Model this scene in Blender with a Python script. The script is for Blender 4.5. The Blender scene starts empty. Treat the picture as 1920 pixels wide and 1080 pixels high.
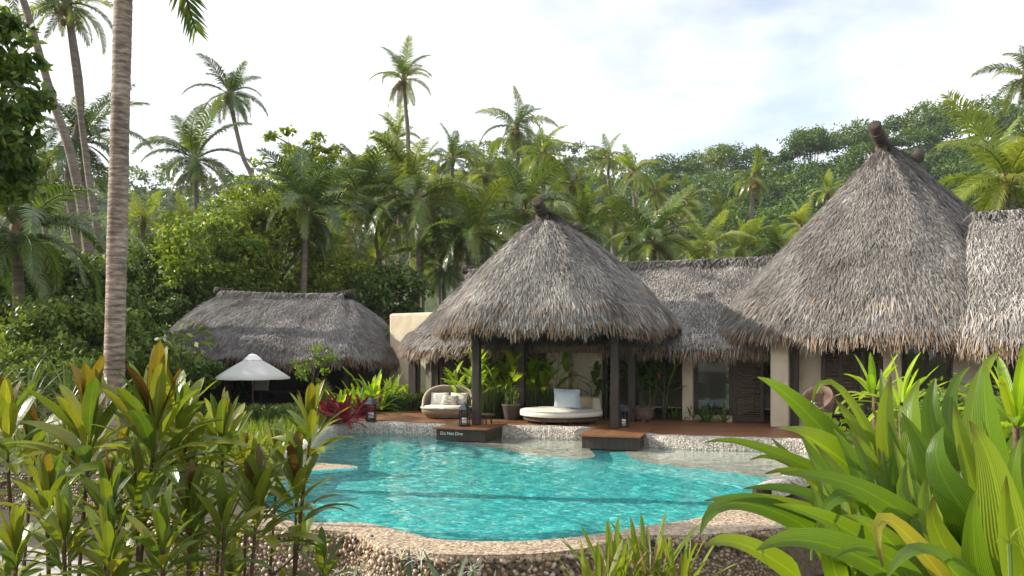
import bpy, math, random
import numpy as np
from mathutils import Vector, Matrix
from mathutils.geometry import tessellate_polygon

# ------------------------------------------------------------------ camera, sky, sun, exposure
SC = bpy.context.scene
COL = SC.collection
R = math.radians
EYE, HOR, FPX = 1.95, 650.0, 1600.0        # eye height over the deck, horizon row, focal length in pixels of a 1920 wide frame

cam_data = bpy.data.cameras.new('camera')
cam = bpy.data.objects.new('camera', cam_data)
COL.objects.link(cam)
cam.location = (0, 0, EYE)
cam.rotation_euler = (R(90), 0, 0)
cam_data.sensor_width = 36.0
cam_data.lens = 36.0 * FPX / 1920.0
cam_data.shift_y = (HOR - 540.0) / 1920.0
cam_data.clip_start = 0.05
cam_data.clip_end = 4000.0
SC.camera = cam

SUN_EL, SUN_AZ = R(29), R(-80)            # azimuth from the view direction, negative = to the left
sun_dir = Vector((math.sin(SUN_AZ) * math.cos(SUN_EL), math.cos(SUN_AZ) * math.cos(SUN_EL), math.sin(SUN_EL)))
W = bpy.data.worlds.new('World')
SC.world = W
W.use_nodes = True
wn, wl = W.node_tree.nodes, W.node_tree.links
wn.clear()
out = wn.new('ShaderNodeOutputWorld')
sky = wn.new('ShaderNodeTexSky')
sky.sky_type = 'NISHITA'
sky.sun_disc = False
sky.sun_elevation = SUN_EL
sky.sun_rotation = SUN_AZ
sky.altitude = 10
sky.air_density = 1.0
sky.dust_density = 1.2
bg1 = wn.new('ShaderNodeBackground'); bg1.inputs['Strength'].default_value = 0.15
bg2 = wn.new('ShaderNodeBackground'); bg2.inputs['Strength'].default_value = 1.0
tc = wn.new('ShaderNodeTexCoord')
mp = wn.new('ShaderNodeMapping'); mp.inputs['Scale'].default_value = (1.0, 1.0, 2.2); mp.inputs['Location'].default_value = (0.37, 0.2, 0.1)
n1 = wn.new('ShaderNodeTexNoise'); n1.inputs['Scale'].default_value = 2.1; n1.inputs['Detail'].default_value = 8; n1.inputs['Roughness'].default_value = 0.52
cr = wn.new('ShaderNodeValToRGB')
cr.color_ramp.elements[0].position = 0.36; cr.color_ramp.elements[0].color = (0.36, 0.36, 0.36, 1)
cr.color_ramp.elements[1].position = 0.50; cr.color_ramp.elements[1].color = (1, 1, 1, 1)
n2 = wn.new('ShaderNodeTexNoise'); n2.inputs['Scale'].default_value = 3.3; n2.inputs['Detail'].default_value = 6
cr2 = wn.new('ShaderNodeValToRGB')
cr2.color_ramp.elements[0].position = 0.38; cr2.color_ramp.elements[0].color = (0.62, 0.65, 0.70, 1)
cr2.color_ramp.elements[1].position = 0.56; cr2.color_ramp.elements[1].color = (1.0, 1.0, 1.0, 1)
mxw = wn.new('ShaderNodeMixShader')
wl.new(tc.outputs['Generated'], mp.inputs['Vector'])
wl.new(mp.outputs[0], n1.inputs['Vector']); wl.new(mp.outputs[0], n2.inputs['Vector'])
wl.new(n1.outputs['Fac'], cr.inputs[0]); wl.new(n2.outputs['Fac'], cr2.inputs[0])
wl.new(sky.outputs[0], bg1.inputs['Color']); wl.new(cr2.outputs[0], bg2.inputs['Color'])
wl.new(cr.outputs[0], mxw.inputs[0]); wl.new(bg1.outputs[0], mxw.inputs[1]); wl.new(bg2.outputs[0], mxw.inputs[2])
wl.new(mxw.outputs[0], out.inputs['Surface'])

sun_data = bpy.data.lights.new('sun', 'SUN')
sun_data.energy = 5.0
sun_data.angle = R(0.6)
sun_data.color = (1.0, 0.93, 0.80)
sun = bpy.data.objects.new('sun', sun_data)
COL.objects.link(sun)
sun.location = (-30, 10, 40)
sun.rotation_euler = sun_dir.to_track_quat('Z', 'Y').to_euler()

SC.view_settings.view_transform = 'Standard'
SC.view_settings.look = 'None'
SC.view_settings.exposure = 0.68
SC.view_settings.gamma = 1.0
SC.view_settings.use_curve_mapping = False
SC.cycles.use_denoising = True
SC.cycles.max_bounces = 8
SC.cycles.diffuse_bounces = 3
SC.cycles.glossy_bounces = 3
SC.cycles.transmission_bounces = 4
SC.cycles.transparent_max_bounces = 8
SC.cycles.caustics_reflective = False
SC.cycles.caustics_refractive = True
sun_data.cycles.is_caustics_light = True
SC.cycles.sample_clamp_indirect = 8.0

rng = np.random.default_rng(11)
random.seed(5)
WATER, GROUND = -0.27, -0.9

def P(px, py, D):
    return Vector(((px - 960.0) / FPX * D, D, EYE - (py - HOR) / FPX * D))

# ------------------------------------------------------------------ materials
MATS = {}
def nmat(name):
    m = bpy.data.materials.new(name); m.use_nodes = True
    t = m.node_tree; t.nodes.clear()
    o = t.nodes.new('ShaderNodeOutputMaterial')
    MATS[name] = m
    return m, t.nodes, t.links, o

def rgba(c): return (c[0], c[1], c[2], 1.0)

def ramp(n, stops):
    r = n.new('ShaderNodeValToRGB')
    e = r.color_ramp.elements
    e[0].position, e[0].color = stops[0][0], rgba(stops[0][1])
    e[1].position, e[1].color = stops[-1][0], rgba(stops[-1][1])
    for p, c in stops[1:-1]:
        k = e.new(p); k.color = rgba(c)
    return r

def island_fac(n, l, weight=0.6):
    """random per loose piece blended with random per object"""
    g = n.new('ShaderNodeNewGeometry'); oi = n.new('ShaderNodeObjectInfo')
    a = n.new('ShaderNodeMath'); a.operation = 'MULTIPLY'; a.inputs[1].default_value = weight
    b = n.new('ShaderNodeMath'); b.operation = 'MULTIPLY_ADD'; b.inputs[1].default_value = 1 - weight
    l.new(g.outputs['Random Per Island'], a.inputs[0])
    l.new(oi.outputs['Random'], b.inputs[0]); l.new(a.outputs[0], b.inputs[2])
    return b.outputs[0]

def leafmat(name, stops, trans=0.35, rough=0.42, tgain=1.6, weight=0.6, veins=0.0, spec=0.35, noise=3.0, ncon=0.5):
    m, n, l, o = nmat(name)
    f = island_fac(n, l, weight)
    tcn = n.new('ShaderNodeTexCoord')
    ns = n.new('ShaderNodeTexNoise'); ns.inputs['Scale'].default_value = noise; ns.inputs['Detail'].default_value = 3
    l.new(tcn.outputs['Object'], ns.inputs['Vector'])
    ad = n.new('ShaderNodeMath'); ad.operation = 'MULTIPLY_ADD'; ad.inputs[1].default_value = ncon
    l.new(ns.outputs['Fac'], ad.inputs[0])
    sb = n.new('ShaderNodeMath'); sb.operation = 'SUBTRACT'; sb.inputs[1].default_value = ncon / 2
    l.new(f, sb.inputs[0]); l.new(sb.outputs[0], ad.inputs[2])
    r = ramp(n, stops); l.new(ad.outputs[0], r.inputs[0])
    colr = r.outputs[0]
    p = n.new('ShaderNodeBsdfPrincipled')
    p.inputs['Roughness'].default_value = rough
    p.inputs['Specular IOR Level'].default_value = spec
    if veins:
        uv = n.new('ShaderNodeUVMap')
        sx = n.new('ShaderNodeSeparateXYZ'); l.new(uv.outputs[0], sx.inputs[0])
        w = n.new('ShaderNodeMath'); w.operation = 'MULTIPLY'; w.inputs[1].default_value = veins
        l.new(sx.outputs[0], w.inputs[0])
        s = n.new('ShaderNodeMath'); s.operation = 'SINE'; l.new(w.outputs[0], s.inputs[0])
        # pale midrib
        c = n.new('ShaderNodeMath'); c.operation = 'SUBTRACT'; c.inputs[1].default_value = 0.5; l.new(sx.outputs[0], c.inputs[0])
        ab = n.new('ShaderNodeMath'); ab.operation = 'ABSOLUTE'; l.new(c.outputs[0], ab.inputs[0])
        lt = n.new('ShaderNodeMath'); lt.operation = 'LESS_THAN'; lt.inputs[1].default_value = 0.035; l.new(ab.outputs[0], lt.inputs[0])
        vm = n.new('ShaderNodeMath'); vm.operation = 'MULTIPLY_ADD'; vm.inputs[1].default_value = 0.10; vm.inputs[2].default_value = 0.92
        l.new(s.outputs[0], vm.inputs[0])
        ml = n.new('ShaderNodeMath'); ml.operation = 'MULTIPLY_ADD'; ml.inputs[1].default_value = 0.28
        l.new(lt.outputs[0], ml.inputs[0]); l.new(vm.outputs[0], ml.inputs[2])
        mx = n.new('ShaderNodeVectorMath'); mx.operation = 'SCALE'
        l.new(colr, mx.inputs[0]); l.new(ml.outputs[0], mx.inputs['Scale'])
        # the tip and the rim dry out a little
        oi2 = n.new('ShaderNodeObjectInfo')
        dm0 = n.new('ShaderNodeMapRange'); dm0.inputs['From Min'].default_value = 0.95; dm0.inputs['From Max'].default_value = 1.0
        l.new(sx.outputs[1], dm0.inputs['Value'])
        dry = n.new('ShaderNodeMath'); dry.operation = 'MULTIPLY'; l.new(dm0.outputs[0], dry.inputs[0]); l.new(oi2.outputs['Random'], dry.inputs[1])
        dm = n.new('ShaderNodeMixRGB'); dm.inputs[2].default_value = (0.10, 0.06, 0.02, 1)
        l.new(dry.outputs[0], dm.inputs[0]); l.new(mx.outputs[0], dm.inputs[1])
        sn = n.new('ShaderNodeTexNoise'); sn.inputs['Scale'].default_value = 7.0; sn.inputs['Detail'].default_value = 5
        l.new(tcn.outputs['Object'], sn.inputs['Vector'])
        sm = n.new('ShaderNodeMapRange'); sm.inputs['From Min'].default_value = 0.66; sm.inputs['From Max'].default_value = 0.74; sm.inputs['To Max'].default_value = 0.6
        l.new(sn.outputs['Fac'], sm.inputs['Value'])
        sp_ = n.new('ShaderNodeMixRGB'); sp_.inputs[2].default_value = (0.16, 0.11, 0.03, 1)
        l.new(sm.outputs[0], sp_.inputs[0]); l.new(dm.outputs[0], sp_.inputs[1])
        colr = sp_.outputs[0]
        bp = n.new('ShaderNodeBump'); bp.inputs['Strength'].default_value = 0.35; bp.inputs['Distance'].default_value = 0.01
        l.new(s.outputs[0], bp.inputs['Height']); l.new(bp.outputs[0], p.inputs['Normal'])
    l.new(colr, p.inputs['Base Color'])
    t = n.new('ShaderNodeBsdfTranslucent')
    g = n.new('ShaderNodeVectorMath'); g.operation = 'MULTIPLY'; g.inputs[1].default_value = (tgain * 1.05, tgain, tgain * 0.45)
    l.new(colr, g.inputs[0]); l.new(g.outputs[0], t.inputs['Color'])
    mix = n.new('ShaderNodeMixShader'); mix.inputs[0].default_value = trans
    l.new(p.outputs[0], mix.inputs[1]); l.new(t.outputs[0], mix.inputs[2]); l.new(mix.outputs[0], o.inputs[0])
    return m

def solid(name, stops, rough=0.6, scale=6.0, detail=5, bump=0.2, metal=0.0, spec=0.4, stretch=(1, 1, 1), dist=0.02, island=0.0, coord='Object'):
    m, n, l, o = nmat(name)
    tcn = n.new('ShaderNodeTexCoord'); mpn = n.new('ShaderNodeMapping'); mpn.inputs['Scale'].default_value = stretch
    l.new(tcn.outputs[coord], mpn.inputs[0])
    ns = n.new('ShaderNodeTexNoise'); ns.inputs['Scale'].default_value = scale; ns.inputs['Detail'].default_value = detail; ns.inputs['Roughness'].default_value = 0.6
    l.new(mpn.outputs[0], ns.inputs['Vector'])
    f = ns.outputs['Fac']
    if island:
        i = island_fac(n, l, 0.7)
        a = n.new('ShaderNodeMath'); a.operation = 'MULTIPLY'; a.inputs[1].default_value = 1 - island
        mr = n.new('ShaderNodeMapRange'); mr.inputs['From Min'].default_value = 0.33; mr.inputs['From Max'].default_value = 0.67; l.new(f, mr.inputs['Value']); l.new(mr.outputs[0], a.inputs[0])
        b = n.new('ShaderNodeMath'); b.operation = 'MULTIPLY_ADD'; b.inputs[1].default_value = island; l.new(i, b.inputs[0]); l.new(a.outputs[0], b.inputs[2])
        f = b.outputs[0]
    r = ramp(n, stops); l.new(f, r.inputs[0])
    p = n.new('ShaderNodeBsdfPrincipled')
    p.inputs['Roughness'].default_value = rough; p.inputs['Metallic'].default_value = metal; p.inputs['Specular IOR Level'].default_value = spec
    l.new(r.outputs[0], p.inputs['Base Color'])
    if bump:
        bp = n.new('ShaderNodeBump'); bp.inputs['Strength'].default_value = bump; bp.inputs['Distance'].default_value = dist
        l.new(ns.outputs['Fac'], bp.inputs['Height']); l.new(bp.outputs[0], p.inputs['Normal'])
    l.new(p.outputs[0], o.inputs[0])
    return m

# plants
leafmat('palm_leaf', [(0.10, (0.050, 0.085, 0.016)), (0.50, (0.110, 0.165, 0.026)), (0.90, (0.240, 0.260, 0.045))], 0.38, 0.30, 1.7, 0.4, spec=0.7)
leafmat('palm_leaf_bright', [(0.10, (0.110, 0.170, 0.022)), (0.50, (0.190, 0.255, 0.035)), (0.90, (0.320, 0.340, 0.060))], 0.42, 0.32, 1.7, 0.4, spec=0.7)
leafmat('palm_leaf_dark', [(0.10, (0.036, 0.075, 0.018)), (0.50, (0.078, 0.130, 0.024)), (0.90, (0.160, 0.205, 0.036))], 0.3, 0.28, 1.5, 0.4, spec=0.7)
leafmat('dead_frond', [(0.1, (0.10, 0.065, 0.035)), (0.9, (0.30, 0.20, 0.09))], 0.2, 0.7, 1.2, 0.5)
leafmat('tree_leaf', [(0.10, (0.075, 0.130, 0.016)), (0.50, (0.165, 0.235, 0.026)), (0.90, (0.300, 0.340, 0.040))], 0.4, 0.45, 1.7, 0.75)
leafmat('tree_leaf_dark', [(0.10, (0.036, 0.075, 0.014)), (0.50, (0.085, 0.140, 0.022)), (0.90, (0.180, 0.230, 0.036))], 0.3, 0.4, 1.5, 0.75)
leafmat('forest_leaf', [(0.00, (0.018, 0.050, 0.012)), (0.45, (0.055, 0.115, 0.018)), (0.75, (0.120, 0.185, 0.026)), (1.00, (0.250, 0.280, 0.040))], 0.25, 0.55, 1.4, 0.6, noise=0.16, ncon=1.3)
leafmat('shrub_leaf', [(0.10, (0.030, 0.070, 0.012)), (0.50, (0.075, 0.140, 0.022)), (0.90, (0.150, 0.210, 0.036))], 0.32, 0.4, 1.6, 0.8)
leafmat('hedge_leaf', [(0.1, (0.035, 0.075, 0.015)), (0.5, (0.075, 0.13, 0.025)), (0.9, (0.15, 0.20, 0.04))], 0.3, 0.45, 1.4, 0.8)
leafmat('crinum_leaf', [(0.1, (0.085, 0.165, 0.012)), (0.5, (0.145, 0.245, 0.014)), (0.9, (0.23, 0.31, 0.022))], 0.42, 0.36, 1.5, 0.1, veins=95.0, noise=1.6)
leafmat('crinum_leaf_old', [(0.10, (0.200, 0.240, 0.018)), (0.90, (0.340, 0.310, 0.030))], 0.4, 0.42, 1.4, 0.1, veins=95.0)
leafmat('cordyline_leaf', [(0.10, (0.070, 0.130, 0.018)), (0.50, (0.150, 0.205, 0.022)), (0.90, (0.265, 0.280, 0.030))], 0.34, 0.30, 1.5, 0.2, veins=60.0, spec=0.55)
leafmat('cordyline_leaf_bronze', [(0.10, (0.085, 0.045, 0.012)), (0.50, (0.140, 0.095, 0.014)), (0.90, (0.210, 0.180, 0.020))], 0.34, 0.30, 1.5, 0.2, veins=60.0, spec=0.55)
leafmat('red_leaf', [(0.10, (0.100, 0.008, 0.020)), (0.50, (0.210, 0.014, 0.036)), (0.90, (0.360, 0.040, 0.060))], 0.35, 0.35, 1.3, 0.3, veins=40.0)
leafmat('heliconia_leaf', [(0.10, (0.140, 0.270, 0.018)), (0.50, (0.270, 0.420, 0.024)), (0.90, (0.400, 0.500, 0.035))], 0.45, 0.36, 1.6, 0.2, veins=50.0)
leafmat('ginger_leaf', [(0.10, (0.050, 0.110, 0.020)), (0.50, (0.095, 0.190, 0.026)), (0.90, (0.170, 0.270, 0.035))], 0.38, 0.34, 1.5, 0.2, veins=50.0)
leafmat('strap_leaf', [(0.1, (0.09, 0.15, 0.015)), (0.5, (0.17, 0.24, 0.022)), (0.9, (0.30, 0.32, 0.05))], 0.4, 0.4, 1.5, 0.5, veins=30.0)
leafmat('grey_green_leaf', [(0.1, (0.05, 0.09, 0.05)), (0.5, (0.10, 0.16, 0.09)), (0.9, (0.20, 0.26, 0.15))], 0.3, 0.4, 1.3, 0.3, veins=40.0)
leafmat('grass_leaf', [(0.1, (0.05, 0.10, 0.015)), (0.5, (0.13, 0.20, 0.02)), (0.9, (0.26, 0.30, 0.04))], 0.4, 0.45, 1.5, 0.85)
leafmat('pandanus_leaf', [(0.1, (0.03, 0.065, 0.02)), (0.5, (0.07, 0.115, 0.03)), (0.9, (0.16, 0.19, 0.05))], 0.3, 0.36, 1.5, 0.6)
leafmat('fern_leaf', [(0.1, (0.07, 0.13, 0.015)), (0.5, (0.13, 0.21, 0.02)), (0.9, (0.24, 0.29, 0.04))], 0.4, 0.42, 1.6, 0.5)
leafmat('white_petal', [(0.1, (0.70, 0.72, 0.66)), (0.9, (0.82, 0.82, 0.80))], 0.35, 0.5, 1.0, 0.3)
leafmat('pink_petal', [(0.1, (0.55, 0.10, 0.14)), (0.9, (0.70, 0.22, 0.25))], 0.3, 0.5, 1.0, 0.3)
# woody and built things
solid('palm_bark', [(0.25, (0.07, 0.055, 0.042)), (0.5, (0.15, 0.12, 0.095)), (0.8, (0.26, 0.22, 0.18))], 0.85, 2.2, 6, 0.6, stretch=(1, 1, 7), dist=0.04)
solid('bark', [(0.3, (0.05, 0.04, 0.03)), (0.7, (0.16, 0.13, 0.10))], 0.9, 4, 6, 0.6, stretch=(1, 1, 0.3), dist=0.03)
solid('stem', [(0.3, (0.05, 0.028, 0.014)), (0.7, (0.13, 0.075, 0.035))], 0.7, 18, 4, 0.4, stretch=(1, 1, 2), dist=0.004)
solid('green_stem', [(0.3, (0.07, 0.12, 0.02)), (0.7, (0.14, 0.20, 0.04))], 0.5, 8, 3, 0.1)
solid('coconut_husk', [(0.3, (0.16, 0.15, 0.03)), (0.7, (0.40, 0.22, 0.04))], 0.5, 6, 3, 0.1, island=0.7)
solid('thatch', [(0.10, (0.056, 0.048, 0.042)), (0.35, (0.148, 0.133, 0.120)), (0.6, (0.262, 0.241, 0.220)), (0.80, (0.40, 0.372, 0.342)), (0.95, (0.58, 0.55, 0.51))], 0.8, 1.1, 8, 0.0, island=0.68, spec=0.25)
solid('thatch_cool', [(0.12, (0.055, 0.050, 0.048)), (0.45, (0.15, 0.139, 0.133)), (0.72, (0.25, 0.235, 0.226)), (0.95, (0.40, 0.38, 0.365))], 0.8, 0.9, 7, 0.0, island=0.6, spec=0.25)
solid('thatch_brown', [(0.12, (0.060, 0.036, 0.020)), (0.45, (0.17, 0.108, 0.062)), (0.75, (0.30, 0.22, 0.15)), (0.95, (0.45, 0.39, 0.31))], 0.8, 2.0, 5, 0.0, island=0.8, spec=0.25)
solid('thatch_base', [(0.2, (0.05, 0.044, 0.040)), (0.8, (0.16, 0.145, 0.135))], 0.95, 14, 6, 0.6, dist=0.03)
solid('thatch_under', [(0.2, (0.05, 0.038, 0.028)), (0.8, (0.15, 0.11, 0.075))], 0.95, 14, 6, 0.6, dist=0.03)
solid('log', [(0.3, (0.018, 0.012, 0.010)), (0.7, (0.060, 0.042, 0.032))], 0.85, 9, 6, 0.8, dist=0.02)
solid('rope', [(0.3, (0.03, 0.022, 0.016)), (0.7, (0.08, 0.06, 0.045))], 0.95, 30, 4, 0.6, dist=0.008)
solid('dark_wood', [(0.3, (0.022, 0.015, 0.011)), (0.7, (0.060, 0.040, 0.028))], 0.55, 3, 6, 0.3, stretch=(6, 6, 0.6), dist=0.006)
solid('post_wood', [(0.3, (0.045, 0.032, 0.024)), (0.7, (0.115, 0.085, 0.062))], 0.6, 3, 6, 0.35, stretch=(6, 6, 0.5), dist=0.006)
solid('deck_wood', [(0.25, (0.13, 0.055, 0.026)), (0.5, (0.22, 0.095, 0.042)), (0.8, (0.33, 0.16, 0.075))], 0.42, 2.2, 6, 0.3, stretch=(0.6, 8, 8), dist=0.004, island=0.35)
solid('stucco', [(0.3, (0.47, 0.39, 0.275)), (0.7, (0.60, 0.515, 0.385))], 0.9, 3.0, 8, 0.35, dist=0.02, coord='Object')
solid('stick', [(0.25, (0.05, 0.034, 0.022)), (0.75, (0.17, 0.12, 0.075))], 0.7, 10, 4, 0.3, island=0.6, dist=0.004)
solid('linen', [(0.3, (0.66, 0.62, 0.55)), (0.7, (0.78, 0.75, 0.69))], 0.9, 30, 4, 0.25, dist=0.004)
solid('beige_linen', [(0.3, (0.42, 0.36, 0.27)), (0.7, (0.54, 0.47, 0.37))], 0.9, 30, 4, 0.25, dist=0.004)
solid('pattern_linen', [(0.40, (0.22, 0.19, 0.15)), (0.52, (0.52, 0.47, 0.40)), (0.7, (0.62, 0.58, 0.5))], 0.9, 9, 3, 0.2, stretch=(1, 3, 3), dist=0.004)
solid('blue_linen', [(0.3, (0.40, 0.48, 0.54)), (0.7, (0.50, 0.58, 0.63))], 0.9, 22, 4, 0.2, dist=0.004)
leafmat('canvas_cloth', [(0.3, (0.80, 0.80, 0.79)), (0.7, (0.86, 0.86, 0.85))], 0.4, 0.8, 0.95, 0.3)
solid('canvas_white', [(0.3, (0.74, 0.74, 0.73)), (0.7, (0.80, 0.80, 0.79))], 0.85, 5, 4, 0.1, dist=0.01)
solid('clay', [(0.3, (0.085, 0.05, 0.035)), (0.7, (0.19, 0.12, 0.085))], 0.7, 6, 5, 0.25, dist=0.01)
solid('dark_clay', [(0.3, (0.05, 0.036, 0.032)), (0.7, (0.10, 0.075, 0.065))], 0.6, 5, 5, 0.2, dist=0.01)
solid('black_iron', [(0.3, (0.012, 0.012, 0.013)), (0.7, (0.03, 0.03, 0.032))], 0.45, 12, 4, 0.2, metal=0.4, dist=0.003)
solid('zinc', [(0.3, (0.04, 0.055, 0.07)), (0.7, (0.085, 0.105, 0.125))], 0.55, 8, 4, 0.15, metal=0.5, dist=0.003)
solid('boulder_rock', [(0.3, (0.030, 0.027, 0.027)), (0.7, (0.11, 0.10, 0.095))], 0.8, 3.5, 8, 0.8, dist=0.05)
solid('grey_rock', [(0.3, (0.14, 0.125, 0.11)), (0.7, (0.36, 0.33, 0.29))], 0.85, 5, 8, 0.7, dist=0.03)
solid('soil', [(0.3, (0.030, 0.022, 0.014)), (0.7, (0.075, 0.06, 0.035))], 0.95, 3, 8, 0.6, dist=0.05)
solid('terrain_green', [(0.3, (0.025, 0.045, 0.014)), (0.7, (0.075, 0.105, 0.028))], 0.95, 0.6, 8, 0.8, dist=1.5)
solid('path_stone', [(0.3, (0.24, 0.225, 0.20)), (0.7, (0.42, 0.40, 0.36))], 0.85, 7, 8, 0.4, dist=0.02)
solid('pebble_tan', [(0.15, (0.16, 0.105, 0.065)), (0.45, (0.33, 0.24, 0.155)), (0.7, (0.45, 0.36, 0.26)), (0.92, (0.62, 0.55, 0.45))], 0.5, 9, 4, 0.1, island=0.78, dist=0.004)
solid('pebble_dark', [(0.15, (0.020, 0.026, 0.026)), (0.42, (0.05, 0.055, 0.045)), (0.55, (0.14, 0.065, 0.035)), (0.72, (0.34, 0.23, 0.14)), (0.92, (0.55, 0.46, 0.36))], 0.42, 9, 4, 0.1, island=0.82, dist=0.004)
solid('mortar', [(0.3, (0.10, 0.07, 0.045)), (0.7, (0.22, 0.165, 0.11))], 0.95, 18, 6, 0.5, dist=0.02)
solid('wicker', [(0.3, (0.15, 0.11, 0.07)), (0.7, (0.34, 0.27, 0.18))], 0.7, 40, 3, 0.5, stretch=(1, 1, 3), dist=0.01)
solid('painted_white', [(0.3, (0.72, 0.72, 0.70)), (0.7, (0.80, 0.80, 0.78))], 0.6, 5, 2, 0.0)

def mat_pebbled(name, c_lo, c_mid, c_hi, scale, rough=0.6, bump=0.8):
    m, n, l, o = nmat(name)
    tcn = n.new('ShaderNodeTexCoord')
    v = n.new('ShaderNodeTexVoronoi'); v.inputs['Scale'].default_value = scale
    l.new(tcn.outputs['Object'], v.inputs['Vector'])
    bw = n.new('ShaderNodeSeparateColor'); l.new(v.outputs['Color'], bw.inputs[0])
    r = ramp(n, [(0.1, c_lo), (0.5, c_mid), (0.9, c_hi)]); l.new(bw.outputs[0], r.inputs[0])
    p = n.new('ShaderNodeBsdfPrincipled'); p.inputs['Roughness'].default_value = rough
    l.new(r.outputs[0], p.inputs['Base Color'])
    b = n.new('ShaderNodeBump'); b.invert = True; b.inputs['Strength'].default_value = bump; b.inputs['Distance'].default_value = 0.03
    l.new(v.outputs['Distance'], b.inputs['Height']); l.new(b.outputs[0], p.inputs['Normal'])
    l.new(p.outputs[0], o.inputs[0])
    return m
mat_pebbled('pebble_curb', (0.27, 0.235, 0.19), (0.44, 0.40, 0.34), (0.62, 0.58, 0.51), 30)
mat_pebbled('pebble_ledge', (0.34, 0.33, 0.27), (0.46, 0.45, 0.37), (0.58, 0.56, 0.47), 26, bump=0.4)
mat_pebbled('coping_stone', (0.16, 0.105, 0.06), (0.35, 0.26, 0.17), (0.50, 0.40, 0.29), 34, 0.5, 0.35)

# pool mosaic: small tiles of mixed turquoise glass
m, n, l, o = nmat('pool_mosaic')
tcn = n.new('ShaderNodeTexCoord')
v = n.new('ShaderNodeTexVoronoi'); v.inputs['Scale'].default_value = 24.0
nz = n.new('ShaderNodeTexNoise'); nz.inputs['Scale'].default_value = 1.3; nz.inputs['Detail'].default_value = 3
mx = n.new('ShaderNodeMixRGB'); mx.inputs[0].default_value = 0.12
l.new(tcn.outputs['Object'], nz.inputs['Vector']); l.new(tcn.outputs['Object'], mx.inputs[1]); l.new(nz.outputs['Color'], mx.inputs[2])
l.new(mx.outputs[0], v.inputs['Vector'])
bw = n.new('ShaderNodeSeparateColor'); l.new(v.outputs['Color'], bw.inputs[0])
r = ramp(n, [(0.0, (0.022, 0.34, 0.36)), (0.5, (0.05, 0.50, 0.49)), (0.85, (0.11, 0.60, 0.57)), (1.0, (0.30, 0.74, 0.68))])
l.new(bw.outputs[0], r.inputs[0])
p = n.new('ShaderNodeBsdfPrincipled'); p.inputs['Roughness'].default_value = 0.5
l.new(r.outputs[0], p.inputs['Base Color']); l.new(p.outputs[0], o.inputs[0])

# water
m, n, l, o = nmat('pool_water')
g = n.new('ShaderNodeBsdfGlass'); g.inputs['IOR'].default_value = 1.33; g.inputs['Roughness'].default_value = 0.0
g.inputs['Color'].default_value = (0.96, 1.0, 1.0, 1)
l.new(g.outputs[0], o.inputs[0])

m, n, l, o = nmat('window_glass')
tr = n.new('ShaderNodeBsdfTransparent'); tr.inputs['Color'].default_value = (0.85, 0.9, 0.88, 1)
gl = n.new('ShaderNodeBsdfGlossy'); gl.inputs['Roughness'].default_value = 0.02
fr = n.new('ShaderNodeFresnel'); fr.inputs['IOR'].default_value = 1.5
mix = n.new('ShaderNodeMixShader')
l.new(fr.outputs[0], mix.inputs[0]); l.new(tr.outputs[0], mix.inputs[1]); l.new(gl.outputs[0], mix.inputs[2]); l.new(mix.outputs[0], o.inputs[0])

# foreground palm trunk: ringed bark
m, n, l, o = nmat('ringed_bark')
tcn = n.new('ShaderNodeTexCoord')
sx = n.new('ShaderNodeSeparateXYZ'); l.new(tcn.outputs['Object'], sx.inputs[0])
nz = n.new('ShaderNodeTexNoise'); nz.inputs['Scale'].default_value = 2.0; nz.inputs['Detail'].default_value = 5
l.new(tcn.outputs['Object'], nz.inputs['Vector'])
mp2 = n.new('ShaderNodeMapping'); mp2.inputs['Scale'].default_value = (6, 6, 26); l.new(tcn.outputs['Object'], mp2.inputs[0])
nf = n.new('ShaderNodeTexNoise'); nf.inputs['Scale'].default_value = 1.0; nf.inputs['Detail'].default_value = 6; l.new(mp2.outputs[0], nf.inputs['Vector'])
ad = n.new('ShaderNodeMath'); ad.operation = 'MULTIPLY_ADD'; ad.inputs[1].default_value = 0.5; l.new(nz.outputs['Fac'], ad.inputs[0])
hf = n.new('ShaderNodeMath'); hf.operation = 'MULTIPLY'; hf.inputs[1].default_value = 0.75; l.new(nf.outputs['Fac'], hf.inputs[0]); l.new(hf.outputs[0], ad.inputs[2])
wv = n.new('ShaderNodeTexWave'); wv.wave_type = 'BANDS'; wv.bands_direction = 'Z'; wv.inputs['Scale'].default_value = 2.6; wv.inputs['Distortion'].default_value = 2.2; wv.inputs['Detail'].default_value = 3; wv.inputs['Detail Scale'].default_value = 2.0
l.new(tcn.outputs['Object'], wv.inputs['Vector'])
wm = n.new('ShaderNodeMath'); wm.operation = 'MULTIPLY_ADD'; wm.inputs[1].default_value = 0.10
l.new(wv.outputs['Fac'], wm.inputs[0])
ws = n.new('ShaderNodeMath'); ws.operation = 'SUBTRACT'; ws.inputs[1].default_value = 0.17; l.new(ad.outputs[0], ws.inputs[0]); l.new(ws.outputs[0], wm.inputs[2]); ad = wm
r = ramp(n, [(0.32, (0.085, 0.06, 0.045)), (0.48, (0.20, 0.15, 0.115)), (0.58, (0.30, 0.22, 0.165)), (0.72, (0.40, 0.36, 0.31))]); l.new(ad.outputs[0], r.inputs[0])
p = n.new('ShaderNodeBsdfPrincipled'); p.inputs['Roughness'].default_value = 0.85
b = n.new('ShaderNodeBump'); b.inputs['Strength'].default_value = 0.7; b.inputs['Distance'].default_value = 0.03
l.new(nf.outputs['Fac'], b.inputs['Height']); l.new(b.outputs[0], p.inputs['Normal'])
l.new(r.outputs[0], p.inputs['Base Color']); l.new(p.outputs[0], o.inputs[0])

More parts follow.
